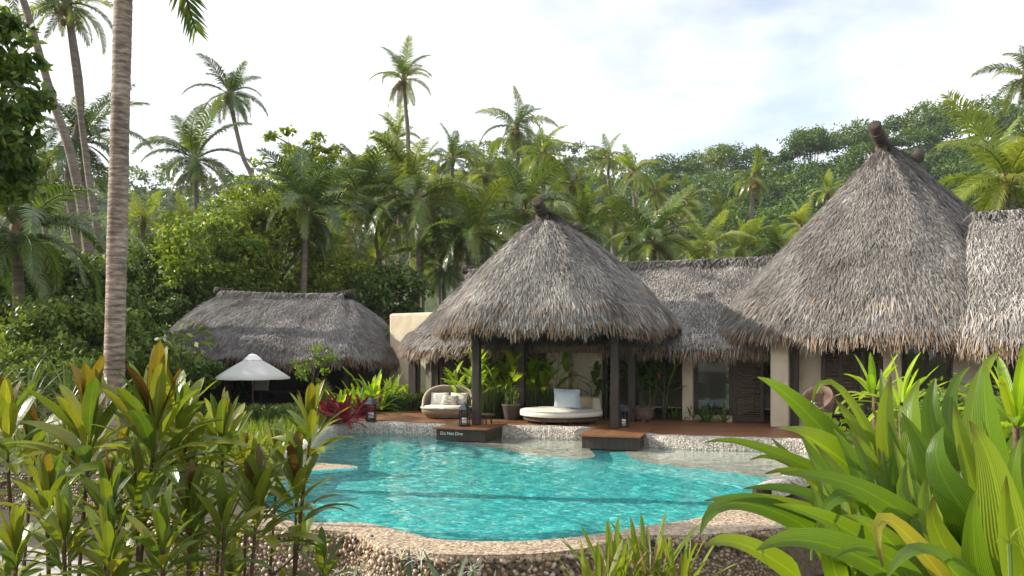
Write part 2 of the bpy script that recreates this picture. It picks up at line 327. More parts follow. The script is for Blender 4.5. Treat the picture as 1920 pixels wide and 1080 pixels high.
# ------------------------------------------------------------------ helpers
def np_mesh(name, V, F, mat, smooth=False, uv=None):
    """F: list of index arrays (each n x k) or one array"""
    if isinstance(F, np.ndarray): F = [F]
    F = [np.asarray(f, dtype=np.int32) for f in F if len(f)]
    me = bpy.data.meshes.new(name)
    V = np.asarray(V, dtype=np.float32)
    me.vertices.add(len(V)); me.vertices.foreach_set('co', V.ravel())
    li = np.concatenate([f.ravel() for f in F])
    tot = np.concatenate([np.full(len(f), f.shape[1], np.int32) for f in F])
    start = np.concatenate([[0], np.cumsum(tot)[:-1]]).astype(np.int32)
    me.loops.add(len(li)); me.loops.foreach_set('vertex_index', li)
    me.polygons.add(len(tot)); me.polygons.foreach_set('loop_start', start); me.polygons.foreach_set('loop_total', tot)
    if smooth: me.polygons.foreach_set('use_smooth', np.ones(len(tot), bool))
    if uv is not None:
        ul = me.uv_layers.new(name='UVMap')
        ul.data.foreach_set('uv', np.asarray(uv, np.float32)[li].ravel())
    me.update(calc_edges=True)
    if mat: me.materials.append(MATS[mat])
    return me

def link(name, data, parent=None, loc=None, rot=None, scale=None, matrix=None):
    o = bpy.data.objects.new(name, data)
    COL.objects.link(o)
    if parent: o.parent = parent
    if matrix is not None: o.matrix_basis = matrix
    if loc is not None: o.location = loc
    if rot is not None: o.rotation_euler = rot
    if scale is not None: o.scale = scale
    return o

def tag(o, label=None, cat=None, group=None, kind=None):
    if label: o['label'] = label
    if cat: o['category'] = cat
    if group: o['group'] = group
    if kind: o['kind'] = kind
    return o

def thing(name, label, cat, loc=(0, 0, 0), group=None, rotz=0.0):
    o = link(name, None, loc=loc, rot=(0, 0, rotz))
    o.empty_display_size = 0.2
    return tag(o, label, cat, group)

def wpart(name, mesh, parent, kind=None, label=None):
    """a part whose mesh is given in world coordinates under an unrotated parent at the thing's base"""
    p = parent
    loc = Vector((0, 0, 0))
    while p is not None:
        loc -= Vector(p.location); p = p.parent
    o = link(name, mesh, parent, loc=loc)
    return tag(o, label, None, None, kind)

class MB:
    """collects simple solids in one frame"""
    def __init__(s): s.v, s.f = [], []
    def add(s, V, F):
        k = len(s.v); s.v += [tuple(p) for p in V]; s.f += [tuple(i + k for i in f) for f in F]; return s
    def box(s, c, size, ux=(1, 0, 0), uy=(0, 1, 0), uz=(0, 0, 1), taper=1.0):
        c = Vector(c); ux, uy, uz = Vector(ux), Vector(uy), Vector(uz)
        V = []
        for z in (-1, 1):
            k = taper if z > 0 else 1.0
            for y, x in ((-1, -1), (-1, 1), (1, 1), (1, -1)):
                V.append(c + ux * (x * size[0] / 2 * k) + uy * (y * size[1] / 2 * k) + uz * (z * size[2] / 2))
        return s.add(V, [(3, 2, 1, 0), (4, 5, 6, 7), (0, 1, 5, 4), (1, 2, 6, 5), (2, 3, 7, 6), (3, 0, 4, 7)])
    def tube(s, pts, radii, n=8, cap=True, squash=1.0):
        pts = [Vector(p) for p in pts]
        if not hasattr(radii, '__len__'): radii = [radii] * len(pts)
        V, F = [], []
        ref = Vector((0, 0, 1))
        t0 = (pts[1] - pts[0]).normalized()
        if abs(t0.dot(ref)) > 0.9: ref = Vector((1, 0, 0))
        for i, p in enumerate(pts):
            t = (pts[min(i + 1, len(pts) - 1)] - pts[max(i - 1, 0)]).normalized()
            a = t.cross(ref).normalized(); b = a.cross(t)
            for k in range(n):
                th = 2 * math.pi * k / n
                V.append(p + a * (math.cos(th) * radii[i]) + b * (math.sin(th) * radii[i] * squash))
        for i in range(len(pts) - 1):
            for k in range(n):
                F.append((i * n + k, i * n + (k + 1) % n, (i + 1) * n + (k + 1) % n, (i + 1) * n + k))
        if cap:
            F.append(tuple(range(n))[::-1]); F.append(tuple((len(pts) - 1) * n + k for k in range(n)))
        return s.add(V, F)
    def lathe(s, prof, n=20, c=(0, 0, 0), sx=1.0, sy=1.0, closed=True):
        c = Vector(c); V, F = [], []
        for r, z in prof:
            for k in range(n):
                th = 2 * math.pi * k / n
                V.append(c + Vector((math.cos(th) * r * sx, math.sin(th) * r * sy, z)))
        for i in range(len(prof) - 1):
            for k in range(n):
                F.append((i * n + k, i * n + (k + 1) % n, (i + 1) * n + (k + 1) % n, (i + 1) * n + k))
        if closed:
            F.append(tuple(range(n))[::-1]); F.append(tuple((len(prof) - 1) * n + k for k in range(n)))
        return s.add(V, F)
    def mesh(s, name, mat, smooth=False, bevel=0.0):
        me = bpy.data.meshes.new(name)
        me.from_pydata(s.v, [], s.f)
        if bevel:
            import bmesh
            bm = bmesh.new(); bm.from_mesh(me)
            bmesh.ops.bevel(bm, geom=bm.edges[:], offset=bevel, segments=2, affect='EDGES', profile=0.6)
            bm.to_mesh(me); bm.free()
        if smooth: me.polygons.foreach_set('use_smooth', np.ones(len(me.polygons), bool))
        me.update()
        me.materials.append(MATS[mat])
        return me
    def part(s, name, mat, parent, smooth=False, bevel=0.0, label=None):
        return wpart(name, s.mesh(name, mat, smooth, bevel), parent, label=label)

def norm(a): return a / np.maximum(np.linalg.norm(a, axis=-1, keepdims=True), 1e-9)

def blades(B, d, nrm, L, Wd, lift, droop=0.0):
    """thin strips of two quads: base points, direction, surface normal"""
    n = len(B)
    side = norm(np.cross(d, nrm))
    L = L[:, None]; Wd = Wd[:, None]; lift = np.broadcast_to(lift, (n,))[:, None]; dr = np.broadcast_to(droop, (n,))[:, None]
    dz = np.array([0, 0, -1.0])
    mid = B + d * L * 0.5 + nrm * lift * 0.7 + dz * dr * 0.25
    tip = B + d * L + nrm * lift + dz * dr
    V = np.stack([B - side * Wd / 2, B + side * Wd / 2, mid - side * Wd * 0.48, mid + side * Wd * 0.48, tip - side * Wd * 0.16, tip + side * Wd * 0.16], 1).reshape(-1, 3)
    k = np.arange(n)[:, None] * 6
    F = np.concatenate([k + np.array([[0, 1, 3, 2]]), k + np.array([[2, 3, 5, 4]])])
    return V, F

def leaf_cloud(rg, C, rad, per, L, Wr=0.5, up=0.5, out_bias=0.6, flat=0.75):
    """diamond leaves filling clumps: C (k,3) centres, rad (k,)"""
    k = len(C); n = k * per
    ci = np.repeat(np.arange(k), per)
    q = norm(rg.normal(size=(n, 3)))
    rr = rad[ci, None] * (rg.random((n, 1)) ** 0.45)
    off = q * rr * np.array([1, 1, flat])
    c = C[ci] + off
    d = norm(q * out_bias + rg.normal(size=(n, 3)) * 0.7 + np.array([0, 0, -0.25]))
    nr = norm(rg.normal(size=(n, 3)) * 0.7 + np.array([0, 0, up]) + q * 0.5)
    s = norm(np.cross(d, nr)); nr = np.cross(s, d)
    l = L * (0.6 + 0.8 * rg.random((n, 1))); w = l * Wr * 0.5
    V = np.stack([c - d * l * 0.5, c - s * w + nr * w * 0.25, c + d * l * 0.5, c + s * w + nr * w * 0.25], 1).reshape(-1, 3)
    F = np.arange(n)[:, None] * 4 + np.array([[0, 1, 2, 3]])
    return V, F

def bez(p0, p1, p2, n):
    t = np.linspace(0, 1, n)[:, None]
    p0, p1, p2 = map(lambda q: np.array(q, float), (p0, p1, p2))
    return (1 - t) ** 2 * p0 + 2 * t * (1 - t) * p1 + t ** 2 * p2

def ribbon(S, width, nrm, fold=0.2, wave=0.0, seed=0):
    """leaf along spine S (m,3): width (m,), nrm (m,3) -> V,F,uv with 5 points across"""
    m = len(S)
    T = norm(np.gradient(S, axis=0))
    side = norm(np.cross(T, nrm)); N = norm(np.cross(side, T))
    us = np.array([-1, -0.5, 0, 0.5, 1.0])
    V = np.zeros((m, 5, 3)); uv = np.zeros((m, 5, 2))
    rs = np.random.default_rng(seed); ph = rs.random() * 6
    for j, u in enumerate(us):
        w = width * 0.5
        wv = wave * np.sin(np.linspace(0, 9, m) + ph + (0 if u < 0 else 2.0)) * abs(u) * width
        V[:, j] = S + side * (u * w * math.cos(fold))[:, None] + N * (abs(u) * w * math.sin(fold) + wv)[:, None]
        uv[:, j, 0] = (u + 1) / 2; uv[:, j, 1] = np.linspace(0, 1, m)
    F = []
    for i in range(m - 1):
        for j in range(4):
            F.append((i * 5 + j, i * 5 + j + 1, (i + 1) * 5 + j + 1, (i + 1) * 5 + j))
    return V.reshape(-1, 3), np.array(F), uv.reshape(-1, 2)

def leaf_profile(t, petiole=0.12, peak=0.5):
    w = np.where(t < petiole, 0.14, 0.0)
    x = np.clip((t - petiole) / (1 - petiole), 0, 1)
    a = peak / (1 - peak)
    prof = (x ** a) * (1 - x); prof = prof / ((peak ** a) * (1 - peak))
    prof = prof ** 0.62
    return np.maximum(np.maximum(w, prof * (t >= petiole)), 0.02)

def leaf_mesh(name, mat, Wd, arch, fold=0.25, petiole=0.12, peak=0.45, seg=11, wave=0.03, seed=0):
    """unit-length leaf along +X, arching down in XZ"""
    t = np.linspace(0, 1, seg)
    ang = -arch * t ** 1.4
    dx = np.cos(ang) / (seg - 1); dz = np.sin(ang) / (seg - 1)
    S = np.stack([np.concatenate([[0], np.cumsum(dx)[:-1]]), np.zeros(seg), np.concatenate([[0], np.cumsum(dz)[:-1]])], 1)
    N = np.stack([-np.sin(ang), np.zeros(seg), np.cos(ang)], 1)
    V, F, uv = ribbon(S, leaf_profile(t, petiole, peak) * Wd, N, fold, wave, seed)
    return np_mesh(name, V, F, mat, True, uv)

def leaf_set(name, mat, Wd, arches, **kw):
    return [leaf_mesh(name, mat, Wd, a, seed=i, **kw) for i, a in enumerate(arches)]

def aim(az, el, roll=0.0, s=1.0, loc=(0, 0, 0)):
    return Matrix.Translation(loc) @ Matrix.Rotation(az, 4, 'Z') @ Matrix.Rotation(-el, 4, 'Y') @ Matrix.Rotation(roll, 4, 'X') @ Matrix.Scale(s, 4)

def catmull(pts, per=8, closed=True):
    pts = [np.array(p, float) for p in pts]; n = len(pts); out = []
    rgn = range(n) if closed else range(n - 1)
    for i in rgn:
        if closed: p0, p1, p2, p3 = pts[(i - 1) % n], pts[i], pts[(i + 1) % n], pts[(i + 2) % n]
        else: p0, p1, p2, p3 = pts[max(i - 1, 0)], pts[i], pts[i + 1], pts[min(i + 2, n - 1)]
        for k in range(per):
            t = k / per
            out.append(0.5 * ((2 * p1) + (-p0 + p2) * t + (2 * p0 - 5 * p1 + 4 * p2 - p3) * t * t + (-p0 + 3 * p1 - 3 * p2 + p3) * t ** 3))
    if not closed: out.append(pts[-1])
    return np.array(out)

def flat_mesh(name, mat, loops, z):
    """polygon with holes as a level sheet"""
    L3 = [[Vector((p[0], p[1], 0)) for p in lp] for lp in loops]
    tris = tessellate_polygon(L3)
    V = [(p[0], p[1], z) for lp in loops for p in lp]
    F = []
    for t in tris:
        a, b, c = (Vector(V[i]) for i in t)
        F.append(tuple(t) if (b - a).cross(c - a).z > 0 else tuple(t)[::-1])
    me = bpy.data.meshes.new(name); me.from_pydata(V, [], F); me.materials.append(MATS[mat]); me.update()
    return me

def prism(name, mat, loop, z0, z1, bottom=False):
    top = flat_mesh(name, mat, [loop], z1)
    n = len(loop)
    V = [tuple(v.co) for v in top.vertices] + [(p[0], p[1], z0) for p in loop]
    F = [tuple(p.vertices) for p in top.polygons]
    area = sum(loop[i][0] * loop[(i + 1) % n][1] - loop[(i + 1) % n][0] * loop[i][1] for i in range(n))
    for i in range(n):
        j = (i + 1) % n
        q = (i, i + n, j + n, j)
        F.append(q if area > 0 else q[::-1])
    me = bpy.data.meshes.new(name); me.from_pydata(V, [], F); me.materials.append(MATS[mat]); me.update()
    return me

# ------------------------------------------------------------------ ground, hills

def hill(name, prof, Dr, D0, D1, tree_h, seed):
    """wooded ridge: prof = skyline [(px, py)], ridge at distance Dr"""
    pxs = np.array([p[0] for p in prof], float); pys = np.array([p[1] for p in prof], float)
    nx, ny = 120, 40
    px = np.linspace(pxs[0], pxs[-1], nx); Ds = np.concatenate([np.linspace(D0, Dr, 30), np.linspace(Dr + 8, D1, 10)])
    rs = np.random.default_rng(seed)
    ph = rs.random(8) * 6.28
    def hz(p, D):
        zr = EYE + (HOR - np.interp(p, pxs, pys)) / FPX * Dr - tree_h
        t = np.clip((D - D0) / (Dr - D0), 0, 1)
        s = t ** 1.15
        X = (p - 960) / FPX * D
        bump = (np.sin(X * 0.09 + ph[0]) * np.sin(D * 0.08 + ph[1]) * 2.0 + np.sin(X * 0.21 + ph[2] + D * 0.1) * 1.0) * np.clip(t * 3, 0, 1) * np.clip((1.05 - t) * 5, 0, 1)
        back = np.where(D > Dr, np.exp(-((D - Dr) / 60.0) ** 2), 1.0)
        return GROUND + (np.maximum(zr - GROUND, 0.5) * s + bump) * back
    PX, DD = np.meshgrid(px, Ds)
    Z = hz(PX, DD)
    V = np.stack([(PX - 960) / FPX * DD, DD, Z], -1).reshape(-1, 3)
    idx = np.arange(len(Ds) * nx).reshape(len(Ds), nx)
    F = np.stack([idx[:-1, :-1], idx[:-1, 1:], idx[1:, 1:], idx[1:, :-1]], -1).reshape(-1, 4)
    o = link(name, np_mesh(name, V, F, 'terrain_green', True)); tag(o, kind='structure')
    return hz

def forest(name, label, hz, pr, Dr, spacing, size, per, nclump, leafL, seed):
    rs = np.random.default_rng(seed)
    Vs, Fs, off = [], [], 0
    D = Dr[0]
    while D < Dr[1]:
        step = spacing / D * FPX
        p = pr[0] + rs.random() * step
        while p < pr[1]:
            pp, dd = p + rs.normal() * step * 0.25, D + rs.normal() * spacing * 0.3
            R0 = size * (0.65 + 0.75 * rs.random())
            X = (pp - 960) / FPX * dd; z = float(hz(np.array(pp), np.array(dd)))
            H = R0 * (1.2 + 0.7 * rs.random())
            k = nclump
            q = norm(rs.normal(size=(k, 3))); q[:, 2] = np.abs(q[:, 2]) * 0.9 - 0.15
            C = np.array([X, dd, z + H * 0.8]) + q * np.array([R0, R0, R0 * 0.75]) * (0.55 + 0.35 * rs.random((k, 1)))
            V, F = leaf_cloud(rs, C, np.full(k, R0 * 0.36) * (0.6 + 0.6 * rs.random(k)), per, leafL, 0.65, 0.9, 0.5, 0.6)
            Vs.append(V); Fs.append(F + off); off += len(V)
            p += step * (0.8 + 0.4 * rs.random())
        D += spacing * 0.8
    o = link(name, np_mesh(name, np.concatenate(Vs), np.concatenate(Fs), 'forest_leaf'))
    return tag(o, label, 'forest', kind='stuff')

far_prof = [(-500, 330), (0, 330), (200, 322), (260, 318), (350, 340), (480, 345), (560, 325), (620, 300), (700, 296), (800, 300), (860, 285), (940, 262), (1060, 262), (1120, 278), (1200, 318), (1300, 345), (1500, 380), (2300, 400)]
near_prof = [(900, 520), (1050, 460), (1120, 385), (1190, 338), (1250, 302), (1330, 288), (1400, 272), (1470, 262), (1560, 252), (1640, 236), (1720, 212), (1800, 200), (1900, 200), (2100, 190), (2500, 200)]
hz_far = hill('far_hill', far_prof, 270.0, 130.0, 360.0, 7.0, 1)
hz_near = hill('near_hill', near_prof, 165.0, 85.0, 230.0, 6.5, 2)
forest('far_forest', 'hazy blue green forest covering the distant ridge behind the palms', hz_far, (-150, 1400), (170, 276), 7.0, 4.2, 13, 18, 0.9, 3)
forest('hillside_forest', 'dense green rainforest covering the hill behind the tall hut', hz_near, (1060, 2080), (92, 170), 5.7, 3.6, 20, 44, 0.45, 4)
# ------------------------------------------------------------------ pool
POOL = catmull([(-3.3, 11.7), (-2.75, 10.75), (-1.87, 10.68), (-1.24, 10.12), (-0.77, 9.74), (0.24, 9.70), (1.18, 10.14), (1.61, 10.5), (2.32, 10.92), (3.1, 11.8),
                (3.9, 12.9), (4.9, 14.5), (5.9, 16.3), (6.1, 17.6), (5.5, 17.95), (4.2, 18.3), (3.0, 18.8), (2.3, 19.9), (1.5, 20.45), (0.6, 20.8), (-0.4, 21.0), (-1.9, 21.3),
                (-3.4, 21.9), (-4.1, 21.5), (-4.3, 20.2), (-4.2, 18.4), (-3.9, 16.6), (-4.1, 14.8), (-3.8, 13.0)], 6)
OUTER = catmull([(16, 12.2), (9, 12.9), (6.4, 13.1), (5.4, 12.3), (4.3, 11.0), (3.1, 10.3), (2.15, 10.0), (1.55, 9.95), (1.11, 9.62), (0.73, 9.3), (0.19, 9.08), (-0.66, 9.05), (-1.11, 9.24), (-1.49, 9.5), (-1.86, 10.12),
                 (-2.55, 10.32), (-3.4, 10.6), (-4.3, 10.9), (-5.2, 12.2), (-6.5, 13.9), (-8.6, 14.9), (-11, 15.2), (-15, 15.0)], 6, closed=False)
g = link('ground', flat_mesh('ground', 'soil', [[(-900, -40), (900, -40), (900, 1200), (-900, 1200)], [tuple(p) for p in POOL]], GROUND)); tag(g, kind='structure')
# planted terrace around the pool, with the pool cut out
terr = [tuple(p) for p in OUTER] + [(-45, 15), (-45, 60), (45, 60), (45, 12)]
o = link('terrace', flat_mesh('terrace', 'soil', [terr, [tuple(p) for p in POOL]], -0.28)); tag(o, kind='structure')

n = len(POOL)
Vp = [(p[0], p[1], -0.31) for p in POOL] + [(p[0], p[1], -0.95) for p in POOL]
Fp = [(i, (i + 1) % n, n + (i + 1) % n, n + i) for i in range(n)]
fl = flat_mesh('floor_tmp', 'pool_mosaic', [[tuple(p) for p in POOL]], -0.95)
k = len(Vp)
Vp += [tuple(v.co) for v in fl.vertices]; Fp += [tuple(i + k for i in p.vertices) for p in fl.polygons]
me = bpy.data.meshes.new('pool_basin'); me.from_pydata(Vp, [], Fp); me.materials.append(MATS['pool_mosaic']); me.update()
basin = link('pool_basin', me); tag(basin, 'turquoise mosaic pool basin under the water', None, kind='structure')
# shallow pebbled ledges along the far side
led1 = catmull([(2.55, 16.6), (3.2, 15.9), (4.1, 15.0), (4.75, 14.35), (6.4, 16.0), (6.8, 18.0), (5.7, 18.6), (4.2, 18.95), (2.95, 19.6), (2.4, 18.0)], 5)
led2 = catmull([(-1.3, 19.9), (-0.3, 18.8), (0.4, 17.7), (1.3, 17.1), (1.7, 17.5), (1.75, 19.0), (2.4, 20.7), (0.6, 21.5), (-0.4, 21.6), (-1.4, 21.7)], 5)
st1 = catmull([(-3.0, 10.7), (-1.7, 10.5), (-0.7, 9.4), (0.3, 9.35), (1.2, 10.0), (0.6, 11.6), (-0.8, 12.2), (-2.6, 13.4), (-3.6, 12.0)], 5)
def sloped(name, mat, loop, z0, z1, run):
    'shelf whose edge slopes down to the pool floor'
    L = np.array(loop); T_ = norm(np.roll(L, -1, 0) - np.roll(L, 1, 0)); N_ = np.stack([T_[:, 1], -T_[:, 0]], 1)
    ar = np.sum(L[:, 0] * np.roll(L[:, 1], -1) - np.roll(L[:, 0], -1) * L[:, 1])
    if ar < 0: N_ = -N_
    top = flat_mesh(name, mat, [loop], z1); n_ = len(L)
    V = [tuple(v_.co) for v_ in top.vertices]; F = [tuple(p_.vertices) for p_ in top.polygons]; k0 = len(F)
    for f_ in (0.12, 0.5, 1.0):
        V += [(p_[0] + q_[0] * run * f_, p_[1] + q_[1] * run * f_, z1 + (z0 - z1) * f_ ** 0.8) for p_, q_ in zip(L, N_)]
    for r_ in range(3):
        for a_ in range(n_):
            b_ = (a_ + 1) % n_; q = (r_ * n_ + a_, (r_ + 1) * n_ + a_, (r_ + 1) * n_ + b_, r_ * n_ + b_)
            F.append(q if ar > 0 else q[::-1])
    me = bpy.data.meshes.new(name); me.from_pydata(V, [], F); me.materials.append(MATS[mat]); me.materials.append(MATS['pool_mosaic'])
    for i_, pl in enumerate(me.polygons):
        if i_ >= k0: pl.material_index = 1; pl.use_smooth = True
    me.update(); return me
for nm, mt_, lp, z, run in (('ledge', 'pebble_ledge', led1, -0.42, 0.7), ('ledge', 'pebble_ledge', led2, -0.43, 0.8), ('step', 'pool_mosaic', st1, -0.74, 0.35)):
    wpart(nm, sloped(nm, mt_, [tuple(p) for p in lp], -0.953, z, run), basin)
# water: a rippled refracting sheet; the sun is focused through it on to the pool floor
def inpoly(x, y, poly):
    c_ = np.zeros(x.shape, bool); n_ = len(poly)
    for i in range(n_):
        x1, y1 = poly[i]; x2, y2 = poly[(i + 1) % n_]
        c_ ^= ((y1 > y) != (y2 > y)) & (x < (x2 - x1) * (y - y1) / ((y2 - y1) if y2 != y1 else 1e-9) + x1)
    return c_
X, Y = np.meshgrid(np.arange(-4.8, 6.6, 0.04), np.arange(9.2, 22.4, 0.04))
rs = np.random.default_rng(3)
Z = np.zeros_like(X)
for k in range(36):
    a = rs.random() * 6.28; lam = 0.20 + 0.75 * rs.random() ** 1.8
    Z += 0.0020 * lam * np.sin((X * math.cos(a) + Y * math.sin(a)) * 6.28 / lam + rs.random() * 6.28) * (0.3 + 0.7 * rs.random())
V = np.stack([X, Y, WATER + Z], -1).reshape(-1, 3)
idx = np.arange(X.size).reshape(X.shape)
F = np.stack([idx[:-1, :-1], idx[:-1, 1:], idx[1:, 1:], idx[1:, :-1]], -1).reshape(-1, 4)
cq = V[F].mean(1)
F = F[inpoly(cq[:, 0], cq[:, 1], POOL + norm(POOL - POOL.mean(0)) * 0.07)]
wat = link('water', np_mesh('water', V, F, 'pool_water', True)); tag(wat, kind='structure')
wat.cycles.is_caustics_caster = True
for q in [basin] + list(basin.children): q.cycles.is_caustics_receiver = True

# near pool wall: mortar core, flat coping, pebbles set in it
pw = thing('pool_wall', 'curving pebble-faced retaining wall with tan stone coping along the near pool edge', 'wall', (-0.5, 9.0, GROUND))
V, F = [], []
prof = [(0.0, GROUND), (0.0, -0.385), (0.015, -0.305), (0.06, -0.27)]
T = norm(np.gradient(OUTER, axis=0)); NRM = np.stack([-T[:, 1], T[:, 0]], 1)     # outwards (towards the camera)
if NRM[len(OUTER) // 2][1] > 0: NRM = -NRM
for i, p in enumerate(OUTER):
    for q, z in prof:
        V.append((p[0] - NRM[i][0] * q, p[1] - NRM[i][1] * q, z))
mm = len(prof)
for i in range(len(OUTER) - 1):
    for j in range(mm - 1):
        F.append((i * mm + j, (i + 1) * mm + j, (i + 1) * mm + j + 1, i * mm + j + 1))
wpart('core', np_mesh('core', V, np.array(F), 'mortar', True), pw)
# coping: strip between the pool edge and the wall face, near side only
o_n = [tuple(p) for p in OUTER if p[0] > -3.5 and p[0] < 4.6]
p_n = [tuple(p) for p in POOL[:64] if p[1] < 12.9 and p[0] < 4.0]
wpart('coping', prism('coping', 'coping_stone', o_n + p_n, -0.34, -0.253), pw)

def pebble_mesh(seed, mat):
    import bmesh
    bm = bmesh.new(); bmesh.ops.create_icosphere(bm, subdivisions=1, radius=0.5)
    rs = random.Random(seed)
    for v in bm.verts:
        v.co *= 1 + rs.uniform(-0.12, 0.12)
    me = bpy.data.meshes.new('pebble'); bm.to_mesh(me); bm.free()
    me.polygons.foreach_set('use_smooth', np.ones(len(me.polygons), bool)); me.materials.append(MATS[mat])
    return me
PEB = {'pebble_tan': [pebble_mesh(i, 'pebble_tan') for i in range(3)], 'pebble_dark': [pebble_mesh(i + 5, 'pebble_dark') for i in range(3)]}
arc = np.concatenate([[0], np.cumsum(np.linalg.norm(np.diff(OUTER, axis=0), axis=1))])
peb = []
rs = np.random.default_rng(21)
z = GROUND + 0.02
while z < -0.255:
    s = rs.random() * 0.05
    dark = z > -0.54
    while s < arc[-1] - 0.05:
        x = np.interp(s, arc, OUTER[:, 0]); y = np.interp(s, arc, OUTER[:, 1])
        d = 0.058 if dark else 0.05
        if x > 3.4: s += 0.4; continue
        if x < -9.5: break
        sz = d * (0.75 + 0.6 * rs.random())
        big = rs.random() < (0.30 if dark else 0.10)
        if big: sz *= 1.4
        nx, ny = np.interp(s, arc, NRM[:, 0]), np.interp(s, arc, NRM[:, 1])
        zz = z + rs.normal() * 0.012
        inset = 0.0 if zz < -0.325 else 0.05 * (zz + 0.325) / 0.06
        mat = 'pebble_dark' if (dark and rs.random() < 0.72) or rs.random() < 0.08 else 'pebble_tan'
        if zz > -0.315: mat = 'pebble_tan' if rs.random() < 0.55 else 'pebble_dark'
        peb.append((sz, x - nx * inset, y - ny * inset, min(zz, -0.262), math.atan2(ny, nx), mat, 0.75 + 0.5 * rs.random(), 0.7 + 0.6 * rs.random()))
        s += sz * (0.86 + 0.25 * rs.random())
    z += 0.046
def peb_matrix(q):
    return Matrix.Translation((q[1], q[2], q[3])) @ Matrix.Rotation(q[4], 4, 'Z') @ Matrix.Rotation(q[7] * 7, 4, 'X') @ Matrix.Diagonal((q[0] * 0.8, q[0] * q[6], q[0] * (1.7 - q[6]) , 1))
vis = [q for q in peb if -4.6 < q[1] < 1.9 and q[3] > -0.7]
vis.sort(key=lambda q: -q[0])
chosen = set(id(q) for q in vis[:300])
pl0 = Vector(pw.location)
for q in vis[:300]:
    link('pebble', PEB[q[5]][int(q[7] * 100) % 3], pw, matrix=Matrix.Translation(-pl0) @ peb_matrix(q))
for mat in PEB:
    src = [np.array([v.co for v in me.vertices]) for me in PEB[mat]]
    srcf = [np.array([p.vertices for p in me.polygons]) for me in PEB[mat]]
    Vs, Fs, off = [], [], 0
    for q in peb:
        if id(q) in chosen or q[5] != mat: continue
        k = int(q[7] * 100) % 3
        M = np.array(peb_matrix(q))
        v4 = src[k] @ M[:3, :3].T + M[:3, 3]
        Vs.append(v4); Fs.append(srcf[k] + off); off += len(v4)
    wpart('pebble_facing', np_mesh('pebble_facing', np.concatenate(Vs), np.concatenate(Fs), mat, True), pw, kind='stuff')

# far curb: rounded pebbled rim between pool and deck
cl = catmull([(-3.95, 12.6), (-4.25, 14.8), (-4.1, 16.6), (-4.35, 18.6), (-4.45, 20.2), (-4.25, 21.7), (-3.5, 22.1), (-1.9, 21.45), (-0.4, 21.14), (0.6, 20.94), (1.6, 20.6), (2.42, 20.0), (3.1, 18.95), (4.25, 18.45), (5.55, 18.1), (6.3, 17.7), (6.3, 16.3), (5.3, 14.6), (4.2, 12.9), (3.5, 11.95)], 6, closed=False)
Tc = norm(np.gradient(cl, axis=0)); Nc = np.stack([Tc[:, 1], -Tc[:, 0]], 1)
prof = [(0.14, -0.9), (0.145, -0.1), (0.13, -0.03), (0.08, 0.01), (0.0, 0.022), (-0.08, 0.015), (-0.14, -0.02), (-0.15, -0.2)]
V = [(p[0] + Nc[i][0] * a, p[1] + Nc[i][1] * a, zz + 0.008 * math.sin(i * 1.7)) for i, p in enumerate(cl) for a, zz in prof]
mm = len(prof)
F = [(i * mm + j, (i + 1) * mm + j, (i + 1) * mm + j + 1, i * mm + j + 1) for i in range(len(cl) - 1) for j in range(mm - 1)]
tag(link('pool_curb', np_mesh('pool_curb', V, np.array(F), 'pebble_curb', True)), 'rounded pale pebble curb along the far pool edge below the timber deck', 'curb').cycles.is_caustics_receiver = True

# path in front of the left wall, spa ledge, boulder
tag(link('path', flat_mesh('path', 'path_stone', [[(-14, 12.9), (-7.6, 12.6), (-5.4, 11.2), (-4.2, 9.2), (-4.0, 6.5), (-9, 6.0), (-16, 9)]], GROUND + 0.006)), kind='structure')
sp = [tuple(p) for p in catmull([(-4.4, 16.4), (-3.6, 16.1), (-2.95, 15.75), (-2.85, 15.5), (-3.3, 15.25), (-4.4, 14.9)], 6)]
tag(link('spa_ledge', sloped('spa_ledge', 'coping_stone', sp, -0.96, -0.245, 0.5)), 'tan stone ledge jutting into the pool from its planted bank', 'ledge').cycles.is_caustics_receiver = True

def rock(name, mat, loc, size, seed, label, cat='rock', rz=0.0):
    import bmesh
    bm = bmesh.new(); bmesh.ops.create_icosphere(bm, subdivisions=4, radius=0.5)
    from mathutils import noise
    for v in bm.verts:
        p = v.co.copy()
        d = 0.34 * noise.noise(p * 2.2 + Vector((seed * 7.1, 0, 0))) + 0.12 * noise.noise(p * 6 + Vector((seed, 3, 0)))
        v.co = p * (1 + d)
        v.co.x *= size[0]; v.co.y *= size[1]; v.co.z *= size[2]
    me = bpy.data.meshes.new(name); bm.to_mesh(me); bm.free()
    me.polygons.foreach_set('use_smooth', np.ones(len(me.polygons), bool)); me.materials.append(MATS[mat])
    return tag(link(name, me, loc=loc, rot=(0, 0, rz)), label, cat)
rock('boulder', 'boulder_rock', (-4.0, 13.2, 0.02), (0.95, 0.9, 0.62), 1, 'dark rounded boulder at the pool edge behind the tall stems')
rock('rock', 'grey_rock', (-9.2, 20.2, 0.0), (1.4, 0.8, 0.5), 4, 'low grey rock in the planting near the white loungers')

